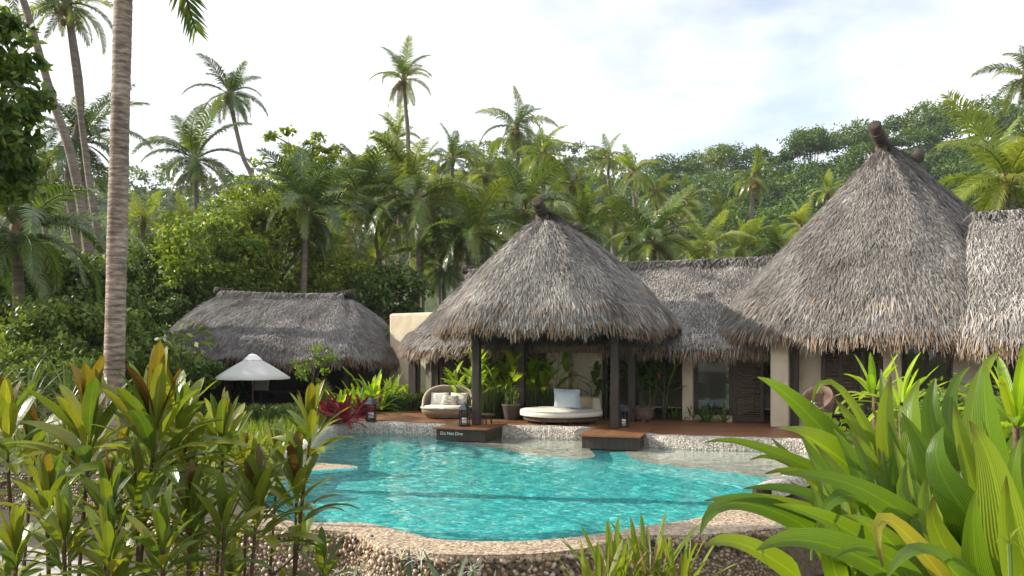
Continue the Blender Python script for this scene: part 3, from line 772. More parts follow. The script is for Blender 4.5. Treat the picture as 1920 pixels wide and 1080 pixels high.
# ------------------------------------------------------------------ deck
UA, WA = Vector((0.956, -0.292, 0)), Vector((0.292, 0.956, 0))
front = [(p[0] - Nc[i][0] * 0.11, p[1] - Nc[i][1] * 0.11) for i, p in enumerate(cl) if 32 <= i <= 90]
deck_loop = front + [(9.0, 16.0), (18, 13.5), (19, 22), (6, 30), (-2.2, 30.5), (-4.4, 27.0), (-4.4, 23.0)]
deck = link('deck', prism('deck', 'dark_wood', deck_loop, -0.19, -0.035)); tag(deck, 'reddish brown timber deck around the huts', None, kind='structure')
unit = MB().box((0, 0, 0), (1, 1, 1)).mesh('plank', 'deck_wood')
O0 = Vector((-4.4, 22.0, 0))
poly = [Vector((p[0], p[1], 0)) - O0 for p in deck_loop]
uvp = [(p.dot(UA), p.dot(WA)) for p in poly]
def scan(v):
    xs = []
    for i in range(len(uvp)):
        (a, b), (c, d) = uvp[i], uvp[(i + 1) % len(uvp)]
        if (b <= v) != (d <= v): xs.append(a + (v - b) / (d - b) * (c - a))
    xs.sort(); return list(zip(xs[::2], xs[1::2]))
pw_ = 0.19
v = min(q[1] for q in uvp) + 0.05
cnt = 0
while v < 5.6 and cnt < 290:
    for a, b in scan(v):
        b = min(b, 13.5)
        u = a
        while u < b - 0.05 and cnt < 290:
            L = min(b - u, random.uniform(5.5, 8.0))
            if b - u - L < 1.0: L = b - u
            c = O0 + UA * (u + L / 2) + WA * v
            ang = math.atan2(UA.y, UA.x)
            link('plank', unit, deck, loc=(c.x, c.y, -0.0175 + random.uniform(-0.0015, 0.0015)), rot=(0, 0, ang), scale=(L - 0.006, pw_ - 0.009, 0.035))
            u += L; cnt += 1
    v += pw_

def platform(label, FL, w, d, text=None):
    c = FL + UA * (w / 2) + WA * (d / 2)
    t = thing('deck_platform', label, 'platform', (c.x, c.y, -0.2))
    ang = math.atan2(UA.y, UA.x)
    nb = round(w / 0.145)
    for i in range(nb):
        p = FL + UA * ((i + 0.5) * w / nb) + WA * (d / 2)
        link('plank', unit, t, loc=Vector((p.x, p.y, 0.028 + random.uniform(-0.002, 0.002))) - Vector(t.location), rot=(0, 0, ang + R(90)), scale=(d + 0.06, w / nb - 0.007, 0.036))
    s = 0.07
    for (q, L, dirv, nv) in ((FL + UA * (w / 2) + WA * s, w - 2 * s, UA, WA), (FL + UA * (w - s) + WA * (d / 2), d - 2 * s, WA, UA), (FL + UA * s + WA * (d / 2), d - 2 * s, WA, UA)):
        MB().box((q.x, q.y, -0.125), (L, 0.04, 0.265), dirv, nv).part('skirt_board', 'dark_wood', t)
    if text:
        cu = bpy.data.curves.new('lettering', 'FONT'); cu.body = text; cu.size = 0.105; cu.extrude = 0.002
        cu.materials.append(MATS['painted_white'])
        q = FL + UA * 0.16 + WA * (s - 0.0225)
        tmp = bpy.data.objects.new('lettering_curve', cu)
        cm = bpy.data.meshes.new_from_object(tmp); bpy.data.objects.remove(tmp)
        ob = link('lettering', cm, t, loc=Vector((q.x, q.y, -0.125)) - Vector(t.location), rot=(R(90), 0, ang))
    return t
platform('square timber platform over the water with white Do Not Dive lettering on its side', Vector((-1.86, 20.15, 0)), 1.36, 1.5, 'Do Not Dive')
platform('timber platform over the water without lettering, nearer the arching leaves', Vector((1.45, 18.5, 0)), 1.33, 2.3)

# ------------------------------------------------------------------ thatched roofs
class Roof:
    def __init__(s, C, ang, a, b, Lr, zr, ze, n=2.8, pw=1.0, flare=0.0, sag=0.0, tilt=0.0):
        s.C, s.a, s.b, s.Lr, s.zr, s.ze, s.n, s.pw, s.flare, s.sag, s.tilt = np.array(C, float), a, b, Lr, zr, ze, n, pw, flare, sag, tilt
        s.ux = np.array([math.cos(ang), math.sin(ang)]); s.uy = np.array([-math.sin(ang), math.cos(ang)])
    def S(s, th, v):
        c, q = np.cos(th), np.sin(th)
        ex = s.a * np.sign(c) * np.abs(c) ** (2 / s.n); ey = s.b * np.sign(q) * np.abs(q) ** (2 / s.n)
        rx = s.Lr * np.clip(ex / (s.a * 0.9), -1, 1); ry = 0.10 * ey / s.b
        zr = s.zr - s.sag * (1 - (rx / max(s.Lr, 0.01)) ** 2) + s.tilt * rx / max(s.Lr, 0.01)
        h = v + s.flare * v * (v - 1)
        x = rx + (ex - rx) * h; y = ry + (ey - ry) * h
        wob = 0.05 * np.sin(th * 7 + 1) * v + 0.03 * np.sin(th * 17 + v * 9)
        z = zr - (zr - s.ze) * v ** s.pw + wob
        return np.stack([s.C[0] + x * s.ux[0] + y * s.uy[0], s.C[1] + x * s.ux[1] + y * s.uy[1], z], -1)
    def frame(s, th, v, e=1e-3):
        p = s.S(th, v)
        dv = norm(s.S(th, np.minimum(v + e, 1.0)) - s.S(th, np.maximum(v - e, 0.0)))
        du = norm(s.S(th + e, v) - s.S(th - e, v))
        nr = norm(np.cross(du, dv)); nr = np.where(nr[..., 2:3] < 0, -nr, nr)
        return p, dv, nr

def build_roof(rf, parent, nbl, nfr, mat='thatch', mat_fr='thatch_brown', blen=0.20, bw=0.018, fringe=0.40, seed=0, band=True):
    rs = np.random.default_rng(seed)
    nu, nv = 72, 14
    th = np.linspace(0, 2 * math.pi, nu, endpoint=False); vv = np.linspace(0, 1, nv)
    TH, VV = np.meshgrid(th, vv)
    top = rf.S(TH, VV); bot = top.copy(); bot[..., 2] -= 0.10 + 0.14 * VV; bot[-1, :, :2] = top[-1, :, :2] * 0.985 + rf.C * 0.015
    V = np.concatenate([top.reshape(-1, 3), bot.reshape(-1, 3)])
    idx = np.arange(nu * nv).reshape(nv, nu); nx = np.roll(idx, -1, 1)
    Ft = np.stack([idx[:-1], nx[:-1], nx[1:], idx[1:]], -1).reshape(-1, 4)
    Fb = Ft[:, ::-1] + nu * nv
    Fe = np.stack([idx[-1], nx[-1], nx[-1] + nu * nv, idx[-1] + nu * nv], -1)
    rme = np_mesh('roof', V, np.concatenate([Ft, Fb, Fe]), 'thatch_under', True); rme.materials.append(MATS['thatch_base'])
    mi = np.zeros(len(rme.polygons), np.int32); mi[:len(Ft)] = 1; rme.polygons.foreach_set('material_index', mi)
    roof = wpart('roof', rme, parent)
    # surface blades, denser where the camera side faces out
    m = nbl * 4
    t = rs.random(m) * 2 * math.pi; v = 0.02 + 0.97 * rs.random(m)
    e = 1e-3
    A = np.linalg.norm(np.cross(rf.S(t + e, v) - rf.S(t - e, v), rf.S(t, np.minimum(v + e, 1)) - rf.S(t, np.maximum(v - e, 0))), axis=-1)
    p, dv, nr = rf.frame(t, v)
    vis = np.where(nr[:, 1] + 0.35 * nr[:, 2] - 0.12 * nr[:, 0] * np.sign(p[:, 0]) < 0.42, 1.0, 0.12)
    w = A * vis; ix = rs.choice(m, nbl, replace=True, p=w / w.sum())
    p, dv, nr, v = p[ix], dv[ix], nr[ix], v[ix]
    d = norm(dv + np.cross(dv, nr) * rs.normal(size=(nbl, 1)) * 0.26)
    L = blen * (0.5 + 0.9 * rs.random(nbl)); lift = 0.02 + 0.06 * rs.random(nbl) ** 2.5
    V, F = blades(p - nr * 0.012, d, nr, L, bw * (0.5 + 0.9 * rs.random(nbl)), lift, 0.02)
    tag(wpart('thatch', np_mesh('thatch', V, F, mat), roof), kind='stuff')
    # eave: thick shaggy fringe in several tiers
    t = rs.random(nfr) * 2 * math.pi
    vf = 1.0 - 0.16 * rs.random(nfr) ** 2.2
    p, dv, nr = rf.frame(t, vf)
    vis = (nr[:, 1] < 0.45) | (rs.random(nfr) < 0.3)
    p, dv, nr, vf = p[vis], dv[vis], nr[vis], vf[vis]; nf = len(p)
    down = np.array([0, 0, -1.0])
    mixk = np.clip((vf - 0.86) / 0.14, 0, 1)[:, None] * (0.25 + 0.75 * rs.random((nf, 1)))
    d = norm(dv * (1 - mixk) + down * mixk * 1.1 + np.cross(dv, nr) * rs.normal(size=(nf, 1)) * 0.16)
    deep = rs.random(nf)[:, None] * 0.2 * (vf[:, None] > 0.93)
    base = p - nr * deep + nr * 0.02
    nn = norm(nr - d * np.sum(nr * d, 1, keepdims=True))
    clump = 0.78 + 0.22 * np.sin(t[vis] * 23) * np.sin(t[vis] * 57 + 1)
    V, F = blades(base, d, nn, fringe * (0.45 + 0.8 * rs.random(nf)) * clump, bw * 1.25 * (0.5 + 0.9 * rs.random(nf)), 0.03 + 0.07 * rs.random(nf), 0.03)
    half = len(F) // 2
    q = rs.random(nf) < np.where(vf > 0.965, 0.78, 0.10)
    sel = np.concatenate([q, q])
    tag(wpart('fringe', np_mesh('fringe', V, F[sel], mat_fr), roof), kind='stuff')
    tag(wpart('fringe', np_mesh('fringe', V, F[~sel], mat), roof), kind='stuff')
    return roof

def ridge_cap(rf, parent, r=0.2, log=True, ext=0.45, rise=0.12, nb=1500, seed=0, mat='thatch_cool', logr=0.12):
    rs = np.random.default_rng(seed)
    k = 14
    x = np.linspace(-rf.Lr * 1.02, rf.Lr * 1.02, k)
    z = rf.zr - rf.sag * (1 - (x / rf.Lr) ** 2) + rf.tilt * x / rf.Lr + 0.02
    pts = np.stack([rf.C[0] + x * rf.ux[0], rf.C[1] + x * rf.ux[1], z], 1)
    cap = wpart('ridge_cap', MB().tube(pts, r, 10).mesh('ridge_cap', 'thatch_under', True), parent)
    i = rs.random(nb) * (k - 1.001); f = i % 1; i = i.astype(int)
    c = pts[i] * (1 - f[:, None]) + pts[i + 1] * f[:, None]
    s = np.where(rs.random(nb) < 0.7, -1, 1)[:, None]
    uy = np.array([rf.uy[0], rf.uy[1], 0]); ux = np.array([rf.ux[0], rf.ux[1], 0])
    if uy[1] < 0: s = -s
    a = rs.random((nb, 1)) * 1.3
    nr = uy * s * np.sin(a) + np.array([0, 0, 1.0]) * np.cos(a)
    d = norm(uy * s * np.cos(a) - np.array([0, 0, 1.0]) * np.sin(a) + ux * rs.normal(size=(nb, 1)) * 0.35)
    V, F = blades(c + nr * r, d, nr, 0.28 * (0.6 + 0.7 * rs.random(nb)), np.full(nb, 0.035), 0.03, 0.06)
    tag(wpart('thatch', np_mesh('thatch', V, F, mat), cap), kind='stuff')
    if log:
        for sgn in (-1, 1):
            e = pts[0 if sgn < 0 else -1]; dirv = ux * sgn
            P0 = e - dirv * 0.35 + np.array([0, 0, r * 0.4]); P1 = e + dirv * ext * 0.5 + np.array([0, 0, r * 0.55 + rise * 0.5]); P2 = e + dirv * ext + np.array([0, 0, r * 0.6 + rise])
            lg = wpart('ridge_log', MB().tube([P0, P1, P2, P2 + (P2 - P1) * 0.02], [logr, logr * 1.05, logr * 1.22, logr * 0.9], 12).mesh('ridge_log', 'log', True), parent)
            mb = MB()
            for q in range(7):
                cc = P0 + (P1 - P0) * (q / 5.0)
                dd = (P1 - P0) / np.linalg.norm(P1 - P0)
                mb.tube([cc - dd * 0.02, cc, cc + dd * 0.02], [logr * 1.1, logr * 1.28 + 0.01 * (q % 2), logr * 1.1], 12)
            wpart('lashing', mb.mesh('lashing', 'rope', True), lg)

def wall_u(px, C, ux, uw, w):
    k = (px - 960.0) / FPX
    return (k * (C[1] + w * uw[1]) - (C[0] + w * uw[0])) / (ux[0] - k * ux[1])

_unused = None #.tube([(-0.5, 0, 0), (-0.2, 0.004, 0.03), (0.15, -0.004, -0.02), (0.5, 0, 0.01)], 0.5, 5).mesh('slat', 'stick')
def stick_mesh(seed):
    r_ = random.Random(seed)
    return MB().tube([(-0.5, 0, 0), (-0.2, 0, r_.uniform(-.01, .01)), (0.15, 0, r_.uniform(-.012, .012)), (0.5, 0, r_.uniform(-.008, .008))], [0.012, 0.014, 0.013, 0.011], 5).mesh('slat', 'stick')
STICKS = [stick_mesh(i) for i in range(4)]

class Facade:
    """a straight front wall line: pieces given by picture columns, built in place on that line"""
    def __init__(s, parent, C, ux, uw, w):
        s.p, s.C, s.ux, s.uw, s.w = parent, Vector((C[0], C[1], 0)), Vector((ux[0], ux[1], 0)), Vector((uw[0], uw[1], 0)), w
    def pos(s, u, dw=0.0, z=0.0):
        q = s.C + s.ux * u + s.uw * (s.w + dw); return Vector((q.x, q.y, z))
    def u(s, px, dw=0.0): return wall_u(px, s.C, s.ux, s.uw, s.w + dw)
    def block(s, name, px0, px1, z0, z1, depth, mat, dw=0.0, bevel=0.0, label=None):
        a, b = s.u(px0, dw), s.u(px1, dw)
        c = s.pos((a + b) / 2, dw, (z0 + z1) / 2)
        return MB().box(c, (b - a, depth, z1 - z0), s.ux, s.uw).part(name, mat, s.p, bevel=bevel, label=label)
    def door(s, px0, px1, z0, z1, dw=0.0, pitch=0.075, name='door', cols=1, glass=False):
        a, b = s.u(px0, dw), s.u(px1, dw); fw = 0.085
        mb = MB()
        zc = (z0 + z1) / 2
        for uu in np.linspace(a + fw / 2, b - fw / 2, cols + 1):
            mb.box(s.pos(uu, dw, zc), (fw, 0.06, z1 - z0), s.ux, s.uw)
        for k in range(cols):
            ua = a + fw + (b - a - fw) * k / cols; ub = a + (b - a - fw) * (k + 1) / cols
            for zz in (z0 + 0.07, z1 - 0.06):
                mb.box(s.pos((ua + ub) / 2, dw, zz), (ub - ua, 0.055, 0.12), s.ux, s.uw)
        d = mb.part(name, 'dark_wood', s.p)
        base = Vector(s.p.location)
        for k in range(cols):
            ua = a + fw + (b - a - fw) * k / cols; ub = a + (b - a - fw) * (k + 1) / cols
            if glass:
                c = s.pos((ua + ub) / 2, dw, zc)
                MB().box(c, (ub - ua - 0.004, 0.008, z1 - z0 - 0.26), s.ux, s.uw).part('pane', 'window_glass', d)
                continue
            zz = z0 + 0.16
            while zz < z1 - 0.15:
                c = s.pos((ua + ub) / 2, dw + random.uniform(-0.01, 0.01), zz)
                link('slat', random.choice(STICKS), d, loc=c, rot=(random.uniform(-3, 3), random.uniform(-0.035, 0.035), math.atan2(s.ux.y, s.ux.x)), scale=(ub - ua, random.uniform(0.9, 1.5), random.uniform(0.9, 1.5)))
                zz += pitch * random.uniform(0.75, 1.25)
        if not glass:
            for ch in d.children: ch.location -= base + Vector(d.location)
        return d

# open pool gazebo
GZ = (1.22, 21.97)
gz = thing('gazebo', 'open thatched gazebo on four dark posts standing over the pool edge', 'gazebo', (GZ[0], GZ[1], 0.0))
rf = Roof(GZ, math.atan2(WA.y, WA.x), 3.05, 2.95, 1.7, 5.0, 2.50, 2.7, 1.2, -0.26)
gr = build_roof(rf, gz, 72000, 18000, seed=1, fringe=0.36)
ridge_cap(rf, gz, 0.17, ext=0.42, rise=0.22, nb=1200, seed=2, logr=0.115)
FLp = Vector((-0.86, 20.8, 0)); PW, PD = 3.4, 3.5
corners = [FLp, FLp + UA * PW, Vector((0.26, 23.1, 0)), Vector((3.14, 22.3, 0))]
for q, zb in zip(corners, (0.046, 0.046, 0.0, 0.0)):
    mb = MB()
    mb.box((q.x, q.y, zb + (2.8 - zb) / 2), (0.20, 0.20, 2.8 - zb), UA, WA, taper=0.93)
    pt = mb.part('post', 'dark_wood', gz, bevel=0.025)
for A, B in ((0, 1), (2, 3), (0, 2), (1, 3)):
    a, b = corners[A], corners[B]; dv_ = (b - a).normalized()
    nv = Vector((-dv_.y, dv_.x, 0)); zz = 2.70 if A + B in (1, 5) else 2.56
    MB().box((a + b) / 2 + Vector((0, 0, zz)), ((b - a).length + 0.5, 0.14, 0.14), dv_, nv).part('beam', 'post_wood', gz)

# long back hut
LC, LUX, LUW = (3.05, 26.0), (0.912, -0.410), (0.410, 0.912)
lh = thing('thatched_hut', 'long low thatched hut with cream columns behind the gazebo', 'hut', (LC[0], LC[1], 0.0))
rf = Roof(LC, math.atan2(LUX[1], LUX[0]), 6.4, 3.5, 4.7, 4.34, 1.98, 4.0, 1.0, 0.0)
build_roof(rf, lh, 62000, 17000, seed=3, fringe=0.40)
ridge_cap(rf, lh, 0.14, ext=0.3, rise=0.05, nb=4000, seed=4, mat='thatch')
fa = Facade(lh, LC, LUX, LUW, -2.35)
fa.block('post', 769, 782, 0, 1.85, 0.2, 'dark_wood')
fa.door(783, 822, 0.01, 1.95, glass=True)
fa.door(826, 852, 0.01, 2.1, pitch=0.07)
fa.door(853, 884, 0.01, 2.4, pitch=0.06)
fa.door(886, 955, 0.01, 2.4, cols=2)
fa.door(957, 1028, 0.01, 2.4, cols=2)
fa.block('column', 1031, 1072, 0, 2.6, 0.55, 'stucco', -0.1, 0.04)
fa.block('wall', 1074, 1132, 0, 2.6, 0.3, 'stucco', 0.1)
fa.block('door_frame', 1133, 1141, 0, 2.5, 0.16, 'dark_wood')
fa.block('door_frame', 1243, 1250, 0, 2.5, 0.16, 'dark_wood')
fa.block('column', 1281, 1301, 0, 2.6, 0.3, 'stucco', 0.0, 0.03)
fa.door(1303, 1373, 0.16, 2.4, glass=True, name='window')
fa.block('sill', 1302, 1374, 0.0, 0.155, 0.24, 'stucco')
fa.door(1376, 1432, 0.01, 2.4, dw=-0.05, pitch=0.066)
# back and side walls of the hut, open at the garden window
fb = Facade(lh, LC, LUX, LUW, 2.35)
MB().box(fb.pos(-1.2, 0, 1.3), (8.4, 0.2, 2.6), fb.ux, fb.uw).part('wall', 'stucco', lh)
MB().box(fb.pos(-5.3, -2.2, 0.95), (0.2, 4.2, 1.9), fb.ux, fb.uw).part('wall', 'stucco', lh)
MB().box(fb.pos(2.9, -2.2, 1.3), (0.16, 4.2, 2.6), fb.ux, fb.uw).part('wall', 'stucco', lh)

# tall main hut
HC, HUX, HUW = (10.1, 23.45), (0.906, -0.420), (0.420, 0.906)
mh = thing('thatched_hut', 'tall steep thatched hut with cream columns and stick shutters beside the pool deck', 'hut', (HC[0], HC[1], 0.0))
rf = Roof((10.5, 23.2), math.atan2(0.77, 0.64), 5.0, 4.85, 1.5, 7.05, 2.32, 2.7, 1.07, 0.03)
build_roof(rf, mh, 140000, 30000, seed=5, blen=0.21, bw=0.019, fringe=0.45)
ridge_cap(rf, mh, 0.16, ext=0.55, rise=0.4, nb=700, seed=6, logr=0.135, mat='thatch')
fm = Facade(mh, HC, HUX, HUW, -3.9)
fm.block('column', 1447, 1481, 0, 2.7, 0.5, 'stucco', 0.0, 0.04)
fm.block('door_frame', 1484, 1497, 0, 2.6, 0.14, 'dark_wood', 0.1)
fm.block('wall', 1499, 1540, 0, 2.6, 0.16, 'stucco', 0.45)
fm.door(1541, 1612, 0.3, 2.5, dw=0.1, cols=2, name='window', pitch=0.08)
fm.block('post', 1613, 1621, 0, 2.6, 0.12, 'post_wood', -0.02)
fm.door(1623, 1654, 0.3, 2.5, dw=0.1, name='window', pitch=0.08)
fm.block('column', 1656, 1691, 0, 2.7, 0.45, 'stucco', 0.0, 0.04)
fm.door(1693, 1783, 0.3, 2.5, dw=0.1, cols=2, name='window', glass=True)
fm.block('column', 1786, 1838, 0, 2.7, 0.45, 'stucco', 0.0, 0.04)
fm.door(1840, 1960, 0.02, 2.5, dw=0.1, cols=2, pitch=0.08)
MB().box((HC[0] + HUW[0] * 2.2, HC[1] + HUW[1] * 2.2, 1.3), (7.4, 0.2, 2.6), HUX + (0,), HUW + (0,)).part('wall', 'stucco', mh)
q = Vector((HC[0] - HUX[0] * 3.7, HC[1] - HUX[1] * 3.7, 1.3))
MB().box(q + Vector((HUW[0], HUW[1], 0)) * 0.4, (0.2, 3.4, 2.6), HUX + (0,), HUW + (0,)).part('wall', 'stucco', mh)

# hut at the right edge
rh = thing('thatched_hut', 'thatched hut cut off by the right picture edge, joined to the tall hut', 'hut', (15.0, 17.6, 0.0))
RUX = (0.906, -0.42)
rf = Roof((14.95, 17.95), math.atan2(RUX[1], RUX[0]), 5.4, 3.4, 4.6, 4.95, 2.15, 3.6, 1.15, 0.0)
build_roof(rf, rh, 40000, 16000, seed=7, fringe=0.5)
ridge_cap(rf, rh, 0.12, ext=0.2, rise=0.0, nb=1800, seed=8, log=False, mat='thatch')
fr_ = Facade(rh, (14.95, 17.95), RUX, (0.42, 0.906), -2.3)
fr_.door(1900, 2010, 0.02, 2.3, cols=2)
MB().box((18.5, 19.0, 1.3), (9.0, 0.2, 2.6), RUX + (0,), (0.42, 0.906, 0)).part('wall', 'stucco', rh)

# hut across the garden, left
SCn = (-8.35, 31.2)
sh = thing('thatched_hut', 'dark open-fronted thatched hut behind the white umbrella', 'hut', (SCn[0], SCn[1], -0.05))
rf = Roof(SCn, R(-12), 4.75, 3.3, 2.35, 3.78, 1.62, 2.9, 1.25, -0.15, 0.05, -0.08)
build_roof(rf, sh, 42000, 14000, seed=9, mat='thatch_cool', blen=0.26, bw=0.022, fringe=0.42)
ridge_cap(rf, sh, 0.17, ext=0.35, rise=0.06, nb=2200, seed=10)
ux, uw = Vector((math.cos(R(-12)), math.sin(R(-12)), 0)), Vector((-math.sin(R(-12)), math.cos(R(-12)), 0))
cc = Vector((SCn[0], SCn[1], 0))
MB().box(cc + Vector((0, 0, -0.07)), (7.2, 5.0, 0.22), ux, uw).part('floor', 'dark_wood', sh)
for a, b in ((-3.2, -2.1), (-1.0, -2.1), (2.2, -2.1), (-3.2, 2.1), (3.2, 2.1), (0.0, 2.1)):
    p = cc + ux * a + uw * b
    MB().box(p + Vector((0, 0, 1.0)), (0.2, 0.2, 1.96), ux, uw).part('post', 'dark_wood', sh)
MB().box(cc + uw * 2.3 + Vector((0, 0, 1.0)), (6.6, 0.14, 2.0), ux, uw).part('wall', 'dark_wood', sh)
MB().box(cc + ux * 3.35 + Vector((0, 0, 1.0)), (0.14, 4.4, 2.0), ux, uw).part('wall', 'dark_wood', sh)
MB().box(cc - ux * 3.35 + uw * 0.4 + Vector((0, 0, 1.0)), (0.14, 3.6, 2.0), ux, uw).part('wall', 'dark_wood', sh)

# free-standing cream garden wall
a, b = P(733, 720, 29.5), P(812, 720, 28.3)
c = (a + b) / 2; dv_ = Vector((b.x - a.x, b.y - a.y, 0)); L = dv_.length + 1.2; dv_.normalize()
me = MB().box((0, 0, 0), (L, 0.45, 3.35), dv_, Vector((-dv_.y, dv_.x, 0))).mesh('garden_wall', 'stucco', False, 0.09)
tag(link('garden_wall', me, loc=(c.x + 0.55, c.y - 0.2, 1.42)), 'tall plain cream stucco garden wall left of the gazebo roof', 'wall')
#PART3
# ------------------------------------------------------------------ coconut palms
def frond_arrays(el0, bend, seed, nl=64, lw=0.0175, ll=0.24, droop=0.6):
    """unit-length frond: rachis in the XZ plane from the origin, leaflets on both sides"""
    rs = np.random.default_rng(seed)
    m = 14
    t = np.linspace(0, 1, m)
    ang = el0 - bend * t ** 1.25
    S = np.stack([np.concatenate([[0], np.cumsum(np.cos(ang))[:-1]]), 0.03 * np.sin(t * 3 + seed), np.concatenate([[0], np.cumsum(np.sin(ang))[:-1]])], 1)
    S[:, [0, 2]] /= (m - 1)
    V, F, off = [], [], 0
    # rachis
    r = 0.011 * (1 - 0.85 * t) + 0.001
    for i in range(m):
        N = np.array([-math.sin(ang[i]), 0, math.cos(ang[i])])
        V += [S[i] + np.array([0, r[i], 0]), S[i] + N * r[i], S[i] - np.array([0, r[i], 0]), S[i] - N * r[i] * 0.7]
    for i in range(m - 1):
        for k in range(4): F.append((i * 4 + k, i * 4 + (k + 1) % 4, (i + 1) * 4 + (k + 1) % 4, (i + 1) * 4 + k))
    off = len(V)
    for s in (-1, 1):
        for j in range(nl):
            u = 0.14 + 0.855 * (j + rs.random() * 0.6) / nl
            i = min(int(u * (m - 1)), m - 2); f = u * (m - 1) - i
            p = S[i] * (1 - f) + S[i + 1] * f
            a = ang[i] * (1 - f) + ang[i + 1] * f
            Tn = np.array([math.cos(a), 0, math.sin(a)]); N = np.array([-math.sin(a), 0, math.cos(a)])
            l = ll * (0.35 + 0.65 * math.sin(math.pi * min(1, (u - 0.05) / 0.95) ** 0.75)) * (0.85 + 0.3 * rs.random())
            fw = 0.45 + 0.55 * u
            d1 = np.array([0, s, 0]) * (0.95 - 0.25 * u) + Tn * fw + N * 0.30 + rs.normal(size=3) * 0.08
            d1 /= np.linalg.norm(d1)
            d2 = d1 + np.array([0, 0, -1.0]) * droop * (0.8 + 0.7 * rs.random()); d2 /= np.linalg.norm(d2)
            q1 = p + d1 * l * 0.45; q2 = q1 + d2 * l * 0.55
            w = Tn * lw * 0.5
            V += [p - w * 0.6, p + w * 0.6, q1 - w, q1 + w, q2]
            F.append((off, off + 1, off + 3, off + 2)); F.append((off + 2, off + 3, off + 4, off + 4)); off += 5
    return np.array(V), F
def frond_mesh(name, mat, *a, **k):
    V, F = frond_arrays(*a, **k)
    q = np.array([f for f in F if f[2] != f[3]]); tr = np.array([f[:3] for f in F if f[2] == f[3]])
    return np_mesh(name, V, [q, tr], mat)
ELS = [R(e) for e in (80, 64, 48, 32, 16, 0, -22, -48)]
BEND = [R(b) for b in (38, 62, 80, 92, 96, 90, 66, 40)]
FR = {}
for mt in ('palm_leaf', 'palm_leaf_bright', 'palm_leaf_dark'):
    FR[mt] = [[frond_mesh('frond', mt, e, b_, i * 3 + k, droop=0.45 + 0.25 * k) for k in range(2)] for i, (e, b_) in enumerate(zip(ELS, BEND))]
DEADF = [frond_mesh('dead_frond', 'dead_frond', R(-35 - 18 * k), R(50), 50 + k, nl=30, droop=1.6, lw=0.012) for k in range(2)]
import bmesh as _bm
def ball(name, mat, sub=2):
    bm = _bm.new(); _bm.ops.create_icosphere(bm, subdivisions=sub, radius=0.5)
    me = bpy.data.meshes.new(name); bm.to_mesh(me); bm.free()
    me.polygons.foreach_set('use_smooth', np.ones(len(me.polygons), bool)); me.materials.append(MATS[mat]); return me
NUT = ball('coconut', 'coconut_husk')

def palm(label, pts, D, Rpx, mat='palm_leaf', nf=18, width=None, dead=1, nuts=0, seed=0, group='coconut palms of the grove', lo=-40.0, hi=84.0, barkmat='palm_bark'):
    """pts: trunk picture points from crown downwards"""
    rs = random.Random(seed * 13 + int(pts[0][0]))
    W3 = [P(x, y, D) for x, y in pts]
    top, last = W3[0], W3[-1]
    prev = W3[-2] if len(W3) > 1 else last + Vector((0, 0, 1))
    zb = GROUND - 0.1
    sl = (last - prev); sl = sl / max(abs(sl.z), 0.3)
    base = last + Vector((sl.x * 0.5 * (last.z - zb), sl.y * 0.5 * (last.z - zb), zb - last.z))
    chain = [base] + W3[::-1]
    cv = catmull([tuple(p) for p in chain], 8, closed=False)
    t = thing('coconut_palm', label, 'palm tree', base, group)
    w = width if width else 0.27
    k = np.linspace(0, 1, len(cv))
    rad = [w / 2 * (1.25 - 0.45 * min(1, q * 1.2) + 0.35 * math.exp(-q * 18)) * (1 + 0.035 * (i % 2)) for i, q in enumerate(k)]
    wpart('trunk', MB().tube(cv, rad, 9).mesh('trunk', barkmat, True), t)
    L = Rpx * D / FPX * 1.28
    tl = top - base
    boss = MB().lathe([(0.0, -0.5), (w * 0.55, -0.45), (w * 0.72, 0.0), (w * 0.5, 0.35), (0.02, 0.7)], 8, closed=False)
    link('crown_heart', boss.mesh('crown_heart', 'dead_frond', True), t, loc=tl)
    a0 = rs.random() * 6.28
    for i in range(nf):
        f = i / (nf - 1)
        el = R(hi - (hi - lo) * f ** 0.9 + rs.uniform(-15, 15))
        j = min(range(8), key=lambda q: abs(ELS[q] - el))
        s = L * (0.78 + 0.3 * math.sin(math.pi * min(1, f + 0.25))) * rs.uniform(0.78, 1.15)
        link('frond', FR[mat][j][rs.randrange(2)], t, matrix=Matrix.Translation(tl) @ Matrix.Rotation(a0 + i * 2.39996 + rs.uniform(-0.2, 0.2), 4, 'Z') @ Matrix.Rotation(rs.uniform(-0.4, 0.4), 4, 'X') @ Matrix.Scale(s, 4))
    for i in range(dead):
        link('dead_frond', DEADF[i % 2], t, matrix=Matrix.Translation(tl) @ Matrix.Rotation(rs.random() * 6.28, 4, 'Z') @ Matrix.Scale(L * 0.7, 4))
    for i in range(nuts):
        a = rs.random() * 6.28
        s = rs.uniform(0.2, 0.3) * max(1.0, D / 45)
        link('coconut', NUT, t, loc=tl + Vector((math.cos(a) * 0.36, math.sin(a) * 0.36, -0.25 - rs.random() * 0.5)), scale=(s, s, s * 1.2))
    return t

